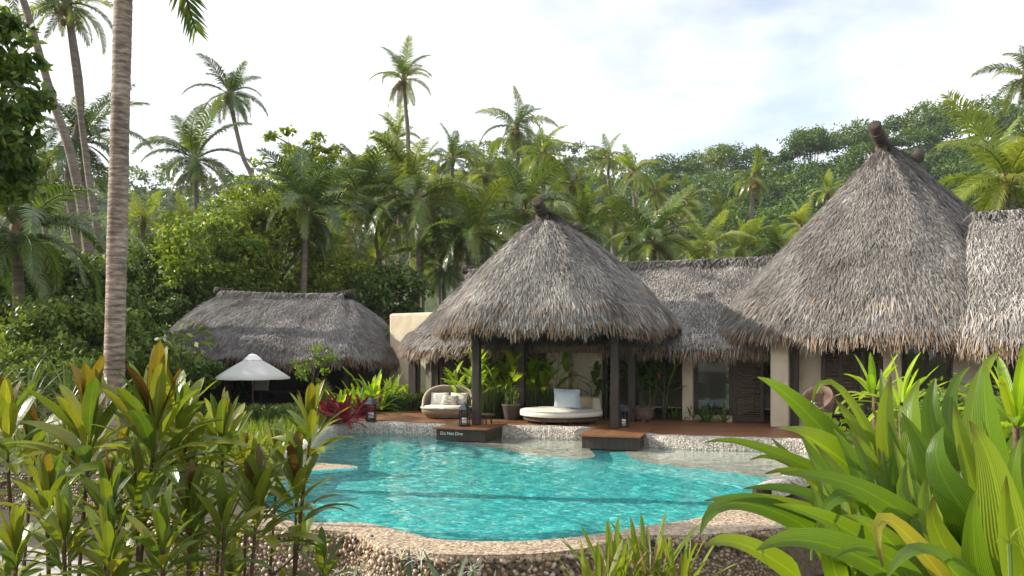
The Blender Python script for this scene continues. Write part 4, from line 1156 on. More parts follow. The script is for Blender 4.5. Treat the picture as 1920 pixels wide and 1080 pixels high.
PALMS = [
 # label, points, D, R, material, fronds, trunk width, dead, nuts, lowest frond angle
 ('leaning palm whose trunk slants up out of the top left corner', [(18, -70), (50, 20), (100, 190), (135, 300), (168, 490)], 30, 110, 'palm_leaf_dark', 14, 0.30, 0, 0, -20),
 ('tall palm with its crown at the top picture edge left of the thick trunk', [(126, 8), (148, 190), (172, 370), (200, 540)], 34, 92, 'palm_leaf', 18, 0.28, 1, 3, -45),
 ('palm with an S-curved trunk crossing the leaning one in the top left', [(118, -50), (136, 60), (152, 200), (128, 330), (148, 500)], 37, 70, 'palm_leaf', 14, 0.30, 0, 0, -20),
 ('dark spreading palm half hidden behind the thick ringed trunk', [(155, 268), (156, 330), (163, 500)], 38, 108, 'palm_leaf_dark', 18, 0.24, 1, 0, -35),
 ('tall lone palm with a hooked trunk and drooping crown left of centre sky', [(430, 178), (441, 235), (456, 295), (470, 325), (473, 350)], 60, 62, 'palm_leaf_dark', 20, 0.34, 3, 2, -62),
 ('broad bluish palm below the lone hooked palm', [(366, 300), (367, 340), (369, 420)], 50, 88, 'palm_leaf_dark', 19, 0.28, 1, 0, -40),
 ('small bright palm right beside the thick ringed trunk', [(268, 415), (268, 450), (269, 520)], 46, 52, 'palm_leaf_bright', 16, 0.24, 1, 0, -40),
 ('tallest lone palm with a thin straight trunk standing above the grove', [(757, 150), (761, 205), (766, 290)], 62, 58, 'palm_leaf', 15, 0.30, 2, 2, -50),
 ('bright palm crown just below the tallest lone palm', [(744, 264), (745, 300), (748, 400)], 64, 50, 'palm_leaf_bright', 14, 0.28, 1, 0, -30),
 ('tall palm directly above the gazebo, left one of the skyline pair', [(968, 240), (971, 300), (973, 360)], 58, 60, 'palm_leaf', 16, 0.30, 2, 2, -55),
 ('palm with orange coconuts, right one of the skyline pair above the gazebo', [(1020, 288), (1019, 330), (1018, 400)], 56, 62, 'palm_leaf_bright', 18, 0.30, 2, 12, -55),
 ('small palm with a clear dark trunk right of the orange-nutted palm', [(1140, 298), (1141, 340), (1146, 400)], 70, 40, 'palm_leaf', 16, 0.30, 2, 0, -55),
 ('compact palm with hanging brown skirt left of the wooded hill foot', [(1187, 325), (1188, 360), (1192, 420)], 68, 46, 'palm_leaf_bright', 18, 0.30, 3, 4, -60),
 ('palm below the skyline pair on their right', [(1075, 345), (1076, 390), (1078, 450)], 60, 54, 'palm_leaf', 17, 0.28, 2, 0, -50),
 ('small shaggy palm with dry skirt at the foot of the hill', [(1230, 360), (1231, 390), (1234, 440)], 70, 38, 'palm_leaf_bright', 16, 0.30, 3, 0, -60),
 ('shaggy palm standing before the hill, halfway between gazebo and tall hut', [(1290, 382), (1289, 420), (1288, 470)], 66, 44, 'palm_leaf', 17, 0.28, 3, 0, -60),
 ('lone slim palm standing clear before the hill left of the tall hut', [(1412, 335), (1409, 400), (1403, 500)], 68, 46, 'palm_leaf', 18, 0.34, 3, 3, -62),
 ('tiny bright palm touching the left slope of the tall hut roof', [(1552, 362), (1550, 390), (1546, 430)], 72, 34, 'palm_leaf_bright', 15, 0.28, 1, 0, -40),
 ('bright palm low beside the tall hut roof', [(1502, 428), (1500, 460), (1498, 510)], 58, 52, 'palm_leaf_bright', 16, 0.26, 1, 0, -30),
 ('upright young palm on the skyline left of the gazebo pair', [(848, 300), (848, 340), (850, 420)], 58, 54, 'palm_leaf', 14, 0.28, 1, 0, -15),
 ('feathery palm between the upright young palm and the gazebo pair', [(910, 328), (910, 360), (912, 430)], 58, 52, 'palm_leaf_bright', 16, 0.28, 2, 0, -45),
 ('large palm with a pale slim trunk rising left of the gazebo roof', [(785, 375), (783, 450), (784, 580)], 42, 118, 'palm_leaf', 20, 0.22, 1, 2, -35),
 ('large palm with a leaning trunk left of the pale slim trunk', [(690, 385), (703, 440), (720, 560)], 44, 104, 'palm_leaf', 19, 0.24, 1, 0, -40),
 ('big dark palm overhanging the bright leafy trees', [(575, 400), (574, 430), (570, 520)], 37, 122, 'palm_leaf_dark', 20, 0.26, 2, 0, -35),
 ('full palm crown resting on the left shoulder of the gazebo roof', [(885, 440), (884, 470), (882, 540)], 41, 98, 'palm_leaf', 20, 0.24, 1, 3, -40),
 ('palm crown right behind the gazebo roof tip', [(985, 395), (985, 430), (986, 500)], 46, 88, 'palm_leaf_dark', 19, 0.24, 1, 2, -40),
 ('full palm crown above the low connecting roof', [(1228, 455), (1228, 490), (1229, 540)], 44, 90, 'palm_leaf', 20, 0.24, 1, 0, -30),
 ('palm crown just right of the gazebo roof tip', [(1088, 432), (1088, 470), (1090, 520)], 47, 78, 'palm_leaf', 19, 0.24, 1, 0, -35),
 ('palm crown over the connecting roof near the tall hut', [(1326, 470), (1326, 490), (1327, 530)], 49, 66, 'palm_leaf_bright', 18, 0.24, 1, 0, -25),
 ('palm behind the full crown above the connecting roof', [(1150, 402), (1150, 440), (1152, 500)], 55, 62, 'palm_leaf', 17, 0.24, 2, 0, -40),
 ('huge dark palm at the left picture edge above the shrubs', [(32, 440), (34, 500), (36, 600)], 23, 172, 'palm_leaf_dark', 20, 0.30, 2, 0, -40),
 ('big bright palm behind the roof at the right picture edge', [(1885, 345), (1888, 420), (1890, 480)], 29, 140, 'palm_leaf_bright', 20, 0.26, 1, 0, -25),
 ('palm crown cut by the upper right picture edge', [(1925, 145), (1926, 250), (1928, 400)], 36, 72, 'palm_leaf', 16, 0.26, 1, 0, -60),
 ('young palm low behind the dark hut', [(705, 500), (706, 530), (708, 570)], 45, 74, 'palm_leaf_bright', 16, 0.22, 0, 0, -20),
 ('mid-height palm between the leafy trees and the leaning palm', [(640, 470), (641, 500), (643, 560)], 47, 74, 'palm_leaf', 17, 0.22, 1, 0, -40),
 ('low palm filling the gap left of the gazebo eave', [(832, 500), (832, 530), (833, 580)], 44, 74, 'palm_leaf_dark', 17, 0.22, 1, 0, -30),
 ('low palm in front of the hill beside the lone slim palm', [(1392, 470), (1392, 490), (1393, 530)], 53, 60, 'palm_leaf_bright', 17, 0.22, 1, 0, -25),
 ('distant palm before the hill between the shaggy palm and the lone slim palm', [(1345, 405), (1345, 430), (1346, 480)], 68, 40, 'palm_leaf', 15, 0.26, 1, 0, -40),
 ('low palm tucked against the tall hut roof', [(1462, 478), (1462, 495), (1463, 530)], 52, 54, 'palm_leaf', 16, 0.22, 0, 0, -20),
 ('dim palm behind the crossing trunks at upper left', [(82, 335), (83, 380), (86, 480)], 43, 84, 'palm_leaf_dark', 17, 0.24, 1, 0, -30),
 ('pale distant palm between the small bright palm and the leafy trees', [(345, 415), (345, 440), (346, 500)], 56, 48, 'palm_leaf', 15, 0.24, 0, 0, -35),
 ('palm rising behind the sparse tall tree', [(560, 335), (560, 370), (562, 430)], 50, 62, 'palm_leaf_dark', 16, 0.24, 0, 0, -30),
 ('bright palm left of the tall lone palm over the leafy trees', [(672, 330), (672, 360), (674, 430)], 58, 60, 'palm_leaf_bright', 17, 0.24, 2, 0, -45),
 ('palm crown low between the gazebo roof and the grove centre', [(790, 470), (790, 500), (792, 560)], 50, 66, 'palm_leaf_bright', 16, 0.22, 0, 0, -25),
 ('small palm directly behind the gazebo roof tip on the right', [(1042, 372), (1042, 400), (1044, 460)], 63, 46, 'palm_leaf_bright', 15, 0.24, 1, 0, -45),
 ('small bright palm between the two compact palms at the hill foot', [(1262, 405), (1262, 430), (1263, 480)], 64, 42, 'palm_leaf_bright', 15, 0.24, 1, 0, -45),
 ('slender palm left of the feathery palm over the gazebo shoulder', [(872, 372), (872, 400), (874, 460)], 62, 46, 'palm_leaf', 15, 0.24, 1, 0, -45),
 ('slender palm between the skyline pair and the gazebo tip', [(945, 352), (945, 380), (947, 450)], 62, 48, 'palm_leaf_bright', 15, 0.24, 1, 0, -45),
 ('slender palm low behind the connecting roof centre', [(1180, 438), (1180, 460), (1181, 510)], 58, 50, 'palm_leaf_bright', 15, 0.24, 1, 0, -35),
 ('small palm behind the crown over the connecting roof', [(1275, 452), (1275, 470), (1276, 520)], 56, 48, 'palm_leaf', 15, 0.24, 1, 0, -35),
 ('small palm left of the tallest lone palm trunk', [(720, 345), (720, 370), (722, 430)], 62, 48, 'palm_leaf', 15, 0.24, 1, 0, -45),
 ('small palm between the large pale-trunked palm and the upright one', [(820, 360), (820, 390), (822, 450)], 60, 50, 'palm_leaf_bright', 15, 0.24, 1, 0, -45),
]
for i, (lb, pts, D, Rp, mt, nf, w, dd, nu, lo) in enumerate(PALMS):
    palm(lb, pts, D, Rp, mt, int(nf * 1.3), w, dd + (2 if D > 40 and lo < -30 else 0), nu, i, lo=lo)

# thick ringed palm trunk in front, crown above the picture
def ringed_palm():
    D = 14.5
    base = P(212, 965, D); base.z = -0.28
    pts = [base, P(214, 700, D), P(221, 400, D), P(227, 150, D), P(231, 0, D), P(236, -180, D), P(246, -430, D)]
    t = thing('coconut_palm', 'thick ringed palm trunk standing nearest, its crown above the picture', 'palm tree', base, 'coconut palms of the grove')
    cv = catmull([tuple(p) for p in pts], 60, closed=False)
    rs = random.Random(3)
    rad, nxt, ring, r0_ = [], 0, 0, 0
    for i in range(len(cv)):
        z = cv[i][2]
        r_ = 0.172 - 0.0035 * max(0, z) + 0.09 * math.exp(-(z + 0.2) * 2.2)
        if i >= nxt: nxt = i + rs.choice((3, 4, 5, 6, 7)); r0_ = i
        ring = (i - r0_) / max(1, nxt - r0_)
        rad.append(r_ * (1.03 - 0.045 * ring) * (1 + 0.025 * math.sin(z * 1.9)) + rs.uniform(-0.0015, 0.0015))
    wpart('trunk', MB().tube(cv, rad, 22).mesh('trunk', 'ringed_bark', True), t)
    top = Vector(pts[-1]) - base
    for i in range(20):
        f = i / 19; el = R(82 - 74 * f)
        j = min(range(8), key=lambda q: abs(ELS[q] - el))
        link('frond', FR['palm_leaf'][j][i % 2], t, matrix=Matrix.Translation(top) @ Matrix.Rotation(i * 2.39996 + 0.3, 4, 'Z') @ Matrix.Scale(4.0 * rs.uniform(0.9, 1.1), 4))
    # one frond hanging down into the picture top
    tip = P(368, 62, D) - base
    hang = frond_mesh('frond', 'palm_leaf', R(-10), R(70), 77, nl=70, droop=0.25, ll=0.17)
    hv_ = [v.co.copy() for v in hang.vertices]
    far_ = max(hv_[:56], key=lambda q: q.length)                 # end of the midrib
    want = tip - top
    q = far_.rotation_difference(want)
    roll = Matrix.Rotation(R(78), 4, want.normalized())
    link('frond', hang, t, matrix=Matrix.Translation(top) @ roll @ q.to_matrix().to_4x4() @ Matrix.Scale(want.length / far_.length, 4))
ringed_palm()

# ------------------------------------------------------------------ broadleaf trees and shrubs
def tree(label, px, py, D, rx, rz, mat='tree_leaf', leafL=0.2, ncl=60, per=120, seed=0, name='broadleaf_tree', cat='tree', crad=0.26, trunkr=0.16, group='broadleaf trees behind the garden', lean=0.0, wr=0.55, hollow=0.35):
    rs = np.random.default_rng(seed + 100)
    c = P(px, py, D)
    zb = GROUND if D < 14 else -0.3
    base = Vector((c.x - lean, c.y, zb))
    t = thing(name, label, cat, base, group)
    q = norm(rs.normal(size=(ncl, 3))); rr = hollow + (1 - hollow) * rs.random((ncl, 1)) ** 0.5
    C = np.array(c) + q * rr * np.array([rx, rx, rz])
    C[:, 2] = np.maximum(C[:, 2], zb + 0.15)
    rad = rx * crad * (0.6 + 0.8 * rs.random(ncl))
    V, F = leaf_cloud(rs, C, rad, per, leafL, wr, 0.7, 0.6, 0.7)
    wpart('crown', np_mesh('crown', V, F, mat), t)
    mb = MB()
    top = Vector((c.x, c.y, c.z + rz * 0.3))
    tp = bez(base, (base.x, base.y, (base.z + c.z) / 2), top, 8)
    mb.tube(tp, [trunkr * (1 - 0.8 * k / 7) for k in range(8)], 8)
    for k in range(min(14, ncl)):
        e = C[k]; s = tp[4 + k % 4]
        mb.tube(bez(s, (s + e) / 2 + np.array([0, 0, 0.25 * rz]), e, 6), [trunkr * 0.38 * (1 - 0.85 * j / 5) for j in range(6)], 5)
    wpart('trunk', mb.mesh('trunk', 'bark', True), t)
    return t
tree('bright green leafy tree directly above the dark hut ridge', 520, 470, 38, 2.6, 2.2, seed=1, ncl=90, per=130)
tree('yellow green leafy tree left of the tree above the dark hut', 405, 485, 36, 2.5, 2.0, seed=2, ncl=90, per=130)
tree('taller leafy tree rising over the bright trees towards the sky', 490, 405, 42, 2.3, 1.9, seed=3, ncl=80, per=110)
tree('sparse tall tree with open leaf clusters against the white sky', 552, 300, 44, 2.3, 1.7, seed=4, ncl=46, per=42, leafL=0.26, crad=0.17, hollow=0.15)
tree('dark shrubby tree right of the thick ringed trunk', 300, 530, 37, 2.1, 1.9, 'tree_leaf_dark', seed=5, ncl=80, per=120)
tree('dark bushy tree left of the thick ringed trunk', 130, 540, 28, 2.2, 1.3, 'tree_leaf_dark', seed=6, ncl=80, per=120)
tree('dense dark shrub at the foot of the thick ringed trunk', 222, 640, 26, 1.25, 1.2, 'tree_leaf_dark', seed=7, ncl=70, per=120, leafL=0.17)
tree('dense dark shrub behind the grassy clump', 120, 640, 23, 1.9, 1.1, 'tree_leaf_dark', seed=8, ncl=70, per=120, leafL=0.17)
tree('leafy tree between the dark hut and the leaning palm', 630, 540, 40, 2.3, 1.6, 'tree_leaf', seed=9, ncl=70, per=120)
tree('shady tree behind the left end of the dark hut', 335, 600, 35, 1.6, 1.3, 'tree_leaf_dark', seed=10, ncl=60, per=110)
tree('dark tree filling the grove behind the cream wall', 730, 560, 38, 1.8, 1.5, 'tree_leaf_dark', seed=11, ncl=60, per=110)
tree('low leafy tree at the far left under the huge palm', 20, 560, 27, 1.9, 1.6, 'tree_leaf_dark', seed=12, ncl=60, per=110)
tree('glossy large-leaved tree leaning in at the upper left edge', -30, 165, 11.5, 0.72, 1.05, 'shrub_leaf', 0.16, 70, 55, 13, crad=0.30, trunkr=0.09, wr=0.45, lean=1.0)
tree('large-leaved bough below the glossy tree at the left edge', -20, 300, 11.8, 0.62, 0.6, 'shrub_leaf', 0.16, 50, 55, 14, crad=0.34, trunkr=0.06, wr=0.45, lean=0.9)

# distinct trees on the near hill's skyline
for i, (px, py, D, rx, rz, lb) in enumerate([
        (1520, 262, 160, 3.4, 2.4, 'open umbrella-shaped tree standing out on the hill skyline left of the tall hut'),
        (1350, 296, 160, 3.8, 2.4, 'rounded dark tree at the low left end of the hill skyline'),
        (1740, 226, 158, 4.4, 2.6, 'broad flat-topped tree on the hill skyline right of the tall hut tip'),
        (1868, 212, 156, 3.8, 2.8, 'feathery tree on the hilltop at the right')]):
    tree(lb, px, py, D, rx, rz, 'forest_leaf', 0.5, 40, 44, 40 + i, 'hill_tree', trunkr=0.5, crad=0.3, group='skyline trees of the hill')

# undergrowth mass below the grove
rs = np.random.default_rng(77)
k = 620
px = 230 + rs.random(k) * 1500; D = 33 + rs.random(k) * 24
C = np.stack([(px - 960) / FPX * D, D, -0.5 + rs.random(k) * 3.0 * np.clip((D - 28) / 16, 0.2, 1)], 1)
V, F = leaf_cloud(rs, C, 0.5 + 0.7 * rs.random(k), 60, 0.42, 0.42, 0.6, 0.7, 0.8)
tag(link('undergrowth', np_mesh('undergrowth', V, F, 'shrub_leaf')), 'mixed green undergrowth below the palm grove', 'undergrowth', kind='stuff')
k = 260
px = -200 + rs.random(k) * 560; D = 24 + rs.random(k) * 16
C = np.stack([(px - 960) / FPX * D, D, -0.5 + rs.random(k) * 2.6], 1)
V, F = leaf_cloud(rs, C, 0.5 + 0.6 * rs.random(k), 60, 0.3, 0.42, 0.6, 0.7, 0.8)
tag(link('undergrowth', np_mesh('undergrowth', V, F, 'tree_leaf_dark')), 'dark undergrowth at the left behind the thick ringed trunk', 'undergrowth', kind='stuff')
# ------------------------------------------------------------------ umbrella, furniture, lanterns
def umbrella():
    c = P(474, 707, 26.0); zb = -0.28
    t = thing('garden_umbrella', 'open white canvas umbrella with wooden pole in front of the dark hut', 'umbrella', (c.x, c.y, zb))
    rim, apex, r = c.z - zb, P(474, 672, 26.0).z - zb, 1.14
    link('pole', MB().tube([(0, 0, 0), (0, 0, apex + 0.12)], 0.028, 10).mesh('pole', 'post_wood', True), t)
    V, F = [], []
    N = 48
    for j in range(7):
        f = j / 6
        for k in range(N):
            a = 2 * math.pi * k / N; seg = (k % 6) / 6
            sg = math.sin(math.pi * seg)
            rr = (0.16 + (r - 0.16) * f) * (1 - 0.075 * sg * 1.0)
            z = apex - (apex - rim) * (f ** 1.12) - 0.012 * sg * f
            V.append((math.cos(a) * rr, math.sin(a) * rr, z))
    for j in range(6):
        for k in range(N):
            F.append((j * N + k, j * N + (k + 1) % N, (j + 1) * N + (k + 1) % N, (j + 1) * N + k))
    b0 = 6 * N                                      # short valance
    for k in range(N): V.append((V[b0 + k][0] * 1.0, V[b0 + k][1] * 1.0, V[b0 + k][2] - 0.05))
    for k in range(N): F.append((b0 + k, b0 + (k + 1) % N, 7 * N + (k + 1) % N, 7 * N + k))
    link('canopy', np_mesh('canopy', V, np.array(F), 'canvas_cloth', False), t)
    link('vent', MB().lathe([(0.28, apex - 0.05), (0.20, apex + 0.04), (0.10, apex + 0.12), (0.03, apex + 0.14)], 16, closed=False).mesh('vent', 'canvas_white', True), t)
    link('finial', MB().lathe([(0.02, apex + 0.12), (0.035, apex + 0.16), (0.01, apex + 0.2)], 10).mesh('finial', 'post_wood', True), t)
    for k in range(8):
        a = 2 * math.pi * k / 8
        link('rib', MB().tube([(math.cos(a) * 0.03, math.sin(a) * 0.03, apex - 0.1), (math.cos(a) * (r - 0.05), math.sin(a) * (r - 0.05), rim - 0.02)], 0.01, 5).mesh('rib', 'post_wood'), t)
umbrella()

def lantern(label, loc, s=1.0, rz=0.3):
    t = thing('lantern', label, 'lantern', loc, 'candle lanterns on the deck', rz)
    w, h = 0.2 * s, 0.40 * s
    link('base', MB().box((0, 0, 0.02 * s), (w + 0.05, w + 0.05, 0.04 * s)).mesh('base', 'black_iron', bevel=0.006), t)
    for x in (-1, 1):
        for y in (-1, 1):
            link('upright', MB().box((x * w / 2, y * w / 2, h / 2 + 0.02), (0.022, 0.022, h)).mesh('upright', 'black_iron'), t)
    mb = MB()
    for k in range(5):                              # bent twig bars on each face
        for f in range(4):
            a = f * math.pi / 2
            z0, z1 = 0.08 * s + 0.075 * s * k, 0.06 * s + 0.075 * s * k + random.uniform(-0.03, 0.05) * s
            ca, sa = math.cos(a), math.sin(a)
            p0, p1 = (-w / 2, -w / 2 - 0.004), (w / 2, -w / 2 - 0.004)
            mb.tube([(p0[0] * ca - p0[1] * sa, p0[0] * sa + p0[1] * ca, z0), (p1[0] * ca - p1[1] * sa, p1[0] * sa + p1[1] * ca, z1)], 0.007, 5)
    link('lattice', mb.mesh('lattice', 'black_iron'), t)
    link('roof', MB().lathe([(w * 0.92, h), (w * 0.86, h + 0.02), (w * 0.45, h + 0.1 * s), (w * 0.14, h + 0.16 * s), (w * 0.1, h + 0.19 * s), (0.002, h + 0.2 * s)], 4).mesh('roof', 'zinc'), t)
    link('candle', MB().lathe([(0.065 * s, 0.04), (0.068 * s, 0.20 * s), (0.05 * s, 0.205 * s), (0.004, 0.19 * s)], 14).mesh('candle', 'linen', True), t)
    return t
lantern('black twig lantern with blue-grey peaked roof on the curb by the red plant', Vector((-3.66, 22.15, 0.02)), 1.1)
lantern('black twig lantern with peaked roof beside the lettered platform post', Vector((-1.14, 20.45, 0.05)), 0.98)
lantern('dark lantern half hidden behind the gazebo post on the plain platform', Vector((2.62, 20.12, 0.05)), 0.95)

def stool(label, loc):
    t = thing('side_table', label, 'table', loc)
    link('table_top', MB().lathe([(0.12, 0.20), (0.20, 0.215), (0.21, 0.235), (0.20, 0.25)], 20).mesh('table_top', 'post_wood', True), t)
    for a in (0.4, 2.5, 4.6):
        link('leg', MB().tube([(math.cos(a) * 0.10, math.sin(a) * 0.10, 0.2), (math.cos(a) * 0.13, math.sin(a) * 0.13, 0.0)], 0.022, 6).mesh('leg', 'dark_wood'), t)
stool('small low round wooden table beside the lettered platform post', (-0.62, 20.95, 0.046))

def pillow(name, mat, w, h, d, seed=0):
    V, F = [], []
    n = 14
    rs = random.Random(seed)
    for side in (1, -1):
        for i in range(n + 1):
            for j in range(n + 1):
                u, v = i / n * 2 - 1, j / n * 2 - 1
                b = max(0, (1 - u ** 4) * (1 - v ** 4)) ** 0.55
                pin = 1 - 0.06 * (1 - (abs(u * v)))
                V.append((u * w / 2 * (pin if abs(v) > 0 else 1), side * d / 2 * b + 0.004 * rs.uniform(-1, 1), v * h / 2 * pin))
    m_ = (n + 1) ** 2
    for s in range(2):
        for i in range(n):
            for j in range(n):
                a = s * m_ + i * (n + 1) + j
                q = (a, a + 1, a + n + 2, a + n + 1)
                F.append(q if s else q[::-1])
    return np_mesh(name, V, np.array(F), mat, True)

# round daybed
c = Vector((1.27, 22.05, 0))
rd = thing('round_daybed', 'round cream daybed on a low wooden base under the gazebo', 'daybed', c)
link('base', MB().lathe([(0.90, 0.07), (0.97, 0.08), (0.98, 0.16), (0.9, 0.17)], 40).mesh('base', 'post_wood'), rd)
for k in range(8):
    a = k * math.pi / 4 + 0.2
    link('leg', MB().box((math.cos(a) * 0.86, math.sin(a) * 0.86, 0.035), (0.07, 0.07, 0.07)).mesh('leg', 'dark_wood'), rd)
link('mattress', MB().lathe([(0.88, 0.172), (1.02, 0.18), (1.06, 0.21), (1.068, 0.27), (1.05, 0.325), (1.0, 0.345), (0.6, 0.352), (0.02, 0.355)], 48).mesh('mattress', 'linen', True), rd)
for z_ in (0.205, 0.325):
    link('piping', MB().tube([(math.cos(a_) * 1.058, math.sin(a_) * 1.058, z_) for a_ in np.linspace(0, 2 * math.pi, 61)], 0.011, 5, cap=False).mesh('piping', 'beige_linen', True), rd)
V, F = [], []                                        # curved bolster along the rear right edge
pr = [(0.80, 0.34), (0.78, 0.56), (0.82, 0.63), (0.92, 0.64), (1.0, 0.59), (1.03, 0.34)]
ks = np.linspace(R(-8), R(92), 18)
for a in ks:
    for r_, z in pr: V.append((math.cos(a) * r_, math.sin(a) * r_, z))
for i in range(len(ks) - 1):
    for j in range(len(pr) - 1): F.append((i * 6 + j, (i + 1) * 6 + j, (i + 1) * 6 + j + 1, i * 6 + j + 1))
me = bpy.data.meshes.new('bolster'); me.from_pydata(V, [], F + [tuple(range(6)), tuple(range(len(V) - 6, len(V)))[::-1]]); me.materials.append(MATS['beige_linen']); me.polygons.foreach_set('use_smooth', np.ones(len(me.polygons), bool)); me.update()
link('bolster', me, rd)
tag(link('cushion', pillow('cushion', 'blue_linen', 0.68, 0.52, 0.22, 1), loc=(1.40, 21.75, 0.625), rot=(R(14), R(2), R(-14))), 'large square pale blue cushion standing on the round daybed', 'cushion')

# woven shell daybed
c = P(839, 782, 23.4); c.z = 0.0
sd = thing('shell_daybed', 'woven shell-shaped daybed with hood at the left end of the deck', 'daybed', c, rotz=R(-10))
def shell(off):
    V, F = [], []
    na, nr = 48, 12
    for j in range(nr):
        f = j / (nr - 1)
        for k in range(na):
            a = 2 * math.pi * k / na
            back = max(0.0, math.sin(a)); front = max(0.0, -math.sin(a))
            top = 0.30 + 0.56 * back ** 0.55 - 0.02 * front
            z = 0.03 + (top - 0.03) * f
            bulge = 0.80 + 0.20 * math.sin(min(1.0, f * 1.5) * math.pi / 2)
            lean = -0.22 * max(0, (z - 0.35)) * 1.6
            ca_ = math.copysign(abs(math.cos(a)) ** 0.72, math.cos(a)); sa_ = math.copysign(abs(math.sin(a)) ** 0.8, math.sin(a))
            x = ca_ * (0.70 - off) * bulge * (1 - 0.10 * max(0, z - 0.5))
            y = sa_ * (0.52 - off) * bulge + lean
            V.append((x, y, z - (off * 0.3 if f < 0.99 else 0.0)))
    for j in range(nr - 1):
        for k in range(na): F.append((j * na + k, j * na + (k + 1) % na, (j + 1) * na + (k + 1) % na, (j + 1) * na + k))
    return V, F, nr, na
V1, F1, nr, na = shell(0.0); V2, F2, _, _ = shell(0.035)
F = F1 + [tuple(i + len(V1) for i in f)[::-1] for f in F2]
o_ = (nr - 1) * na
F += [(o_ + k, o_ + (k + 1) % na, len(V1) + o_ + (k + 1) % na, len(V1) + o_ + k) for k in range(na)]
link('shell', np_mesh('shell', V1 + V2, np.array(F), 'wicker', True), sd)
link('rim', MB().tube([V1[o_ + k % na] for k in range(na + 1)], 0.034, 6, cap=False).mesh('rim', 'beige_linen', True), sd)
link('base', MB().lathe([(0.56, 0.0), (0.58, 0.05), (0.56, 0.09)], 32, sx=1.0, sy=0.72).mesh('base', 'dark_wood'), sd)
link('seat_cushion', MB().lathe([(0.55, 0.16), (0.645, 0.19), (0.66, 0.26), (0.63, 0.325), (0.5, 0.35), (0.02, 0.355)], 36, sx=1.0, sy=0.74, c=(0, -0.03, 0)).mesh('seat_cushion', 'linen', True), sd)
q0 = sd.matrix_basis.copy()
def on_daybed(name, me, loc, rot, label):
    m_ = Matrix.Translation(c) @ Matrix.Rotation(R(-10), 4, 'Z')
    o = link(name, me, loc=m_ @ Vector(loc), rot=(rot[0], rot[1], rot[2] + R(-10))); tag(o, label, 'cushion')
on_daybed('cushion', pillow('cushion', 'linen', 0.50, 0.36, 0.15, 2), (-0.27, 0.20, 0.51), (R(-22), 0, R(6)), 'left white back cushion in the woven shell daybed')
on_daybed('cushion', pillow('cushion', 'linen', 0.50, 0.36, 0.15, 3), (0.27, 0.20, 0.51), (R(-22), 0, R(-6)), 'right white back cushion in the woven shell daybed')
on_daybed('cushion', pillow('cushion', 'pattern_linen', 0.46, 0.30, 0.17, 4), (0.06, 0.02, 0.48), (R(-28), R(4), 0), 'grey patterned cushion in front of the white ones in the shell daybed')

# sun loungers and bench in the shade, left
def lounger(label, loc, rz):
    t = thing('sun_lounger', label, 'lounger', loc, 'loungers at the left', rz)
    link('frame', MB().box((0, 0, 0.28), (1.9, 0.62, 0.06)).mesh('frame', 'post_wood', bevel=0.01), t)
    for x in (-0.8, 0.8):
        for y in (-0.25, 0.25): link('leg', MB().box((x, y, 0.125), (0.06, 0.06, 0.25)).mesh('leg', 'post_wood'), t)
    link('mattress', MB().box((-0.25, 0, 0.36), (1.3, 0.58, 0.1)).mesh('mattress', 'beige_linen', bevel=0.03), t)
    link('backrest', MB().box((0.68, 0, 0.55), (0.72, 0.58, 0.1), (math.cos(0.7), 0, math.sin(0.7)), (0, 1, 0), (-math.sin(0.7), 0, math.cos(0.7))).mesh('backrest', 'beige_linen', bevel=0.03), t)
lounger('beige sun lounger at the far left behind the plants, left one of two', (-11.1, 19.9, -0.28), R(70))
lounger('beige sun lounger at the far left behind the plants, right one of two', (-10.3, 20.3, -0.28), R(70))
t = thing('bench', 'low dark wooden daybench inside the dark hut', 'bench', cc + Vector((0.4, -0.3, 0.04)), rotz=R(-12))
link('seat', MB().box((0, 0, 0.3), (2.4, 0.9, 0.12)).mesh('seat', 'dark_wood', bevel=0.02), t)
for x in (-1.05, 1.05):
    for y in (-0.35, 0.35): link('leg', MB().box((x, y, 0.12), (0.1, 0.1, 0.24)).mesh('leg', 'dark_wood'), t)
tag(link('cushion', pillow('cushion', 'beige_linen', 0.6, 0.42, 0.18, 6), loc=cc + Vector((-0.62, -0.62, 0.58)), rot=(R(-16), 0, R(-12))), 'beige cushion on the bench inside the dark hut', 'cushion')

def pot(label, loc, prof, mat, n=24):
    return tag(link('plant_pot', MB().lathe(prof, n).mesh('plant_pot', mat, True), loc=loc), label, 'pot')
pot('tall dark brown clay pot under the bright heliconia', (0.0, 22.75, 0.0), [(0.17, 0.0), (0.19, 0.02), (0.25, 0.34), (0.27, 0.38), (0.285, 0.40), (0.27, 0.42), (0.245, 0.40), (0.23, 0.30), (0.02, 0.29)], 'dark_clay')
pt = thing('plant_pot', 'wide footed brown clay bowl beside the rear gazebo post', 'pot', (3.42, 22.2, 0.0))
link('bowl', MB().lathe([(0.16, 0.05), (0.22, 0.07), (0.265, 0.2), (0.275, 0.32), (0.295, 0.34), (0.295, 0.37), (0.26, 0.37), (0.25, 0.30), (0.02, 0.29)], 24).mesh('bowl', 'clay', True), pt)
for a in (0.3, 2.4, 4.5):
    link('foot', MB().box((math.cos(a) * 0.16, math.sin(a) * 0.16, 0.035), (0.08, 0.08, 0.07)).mesh('foot', 'clay', bevel=0.012), pt)
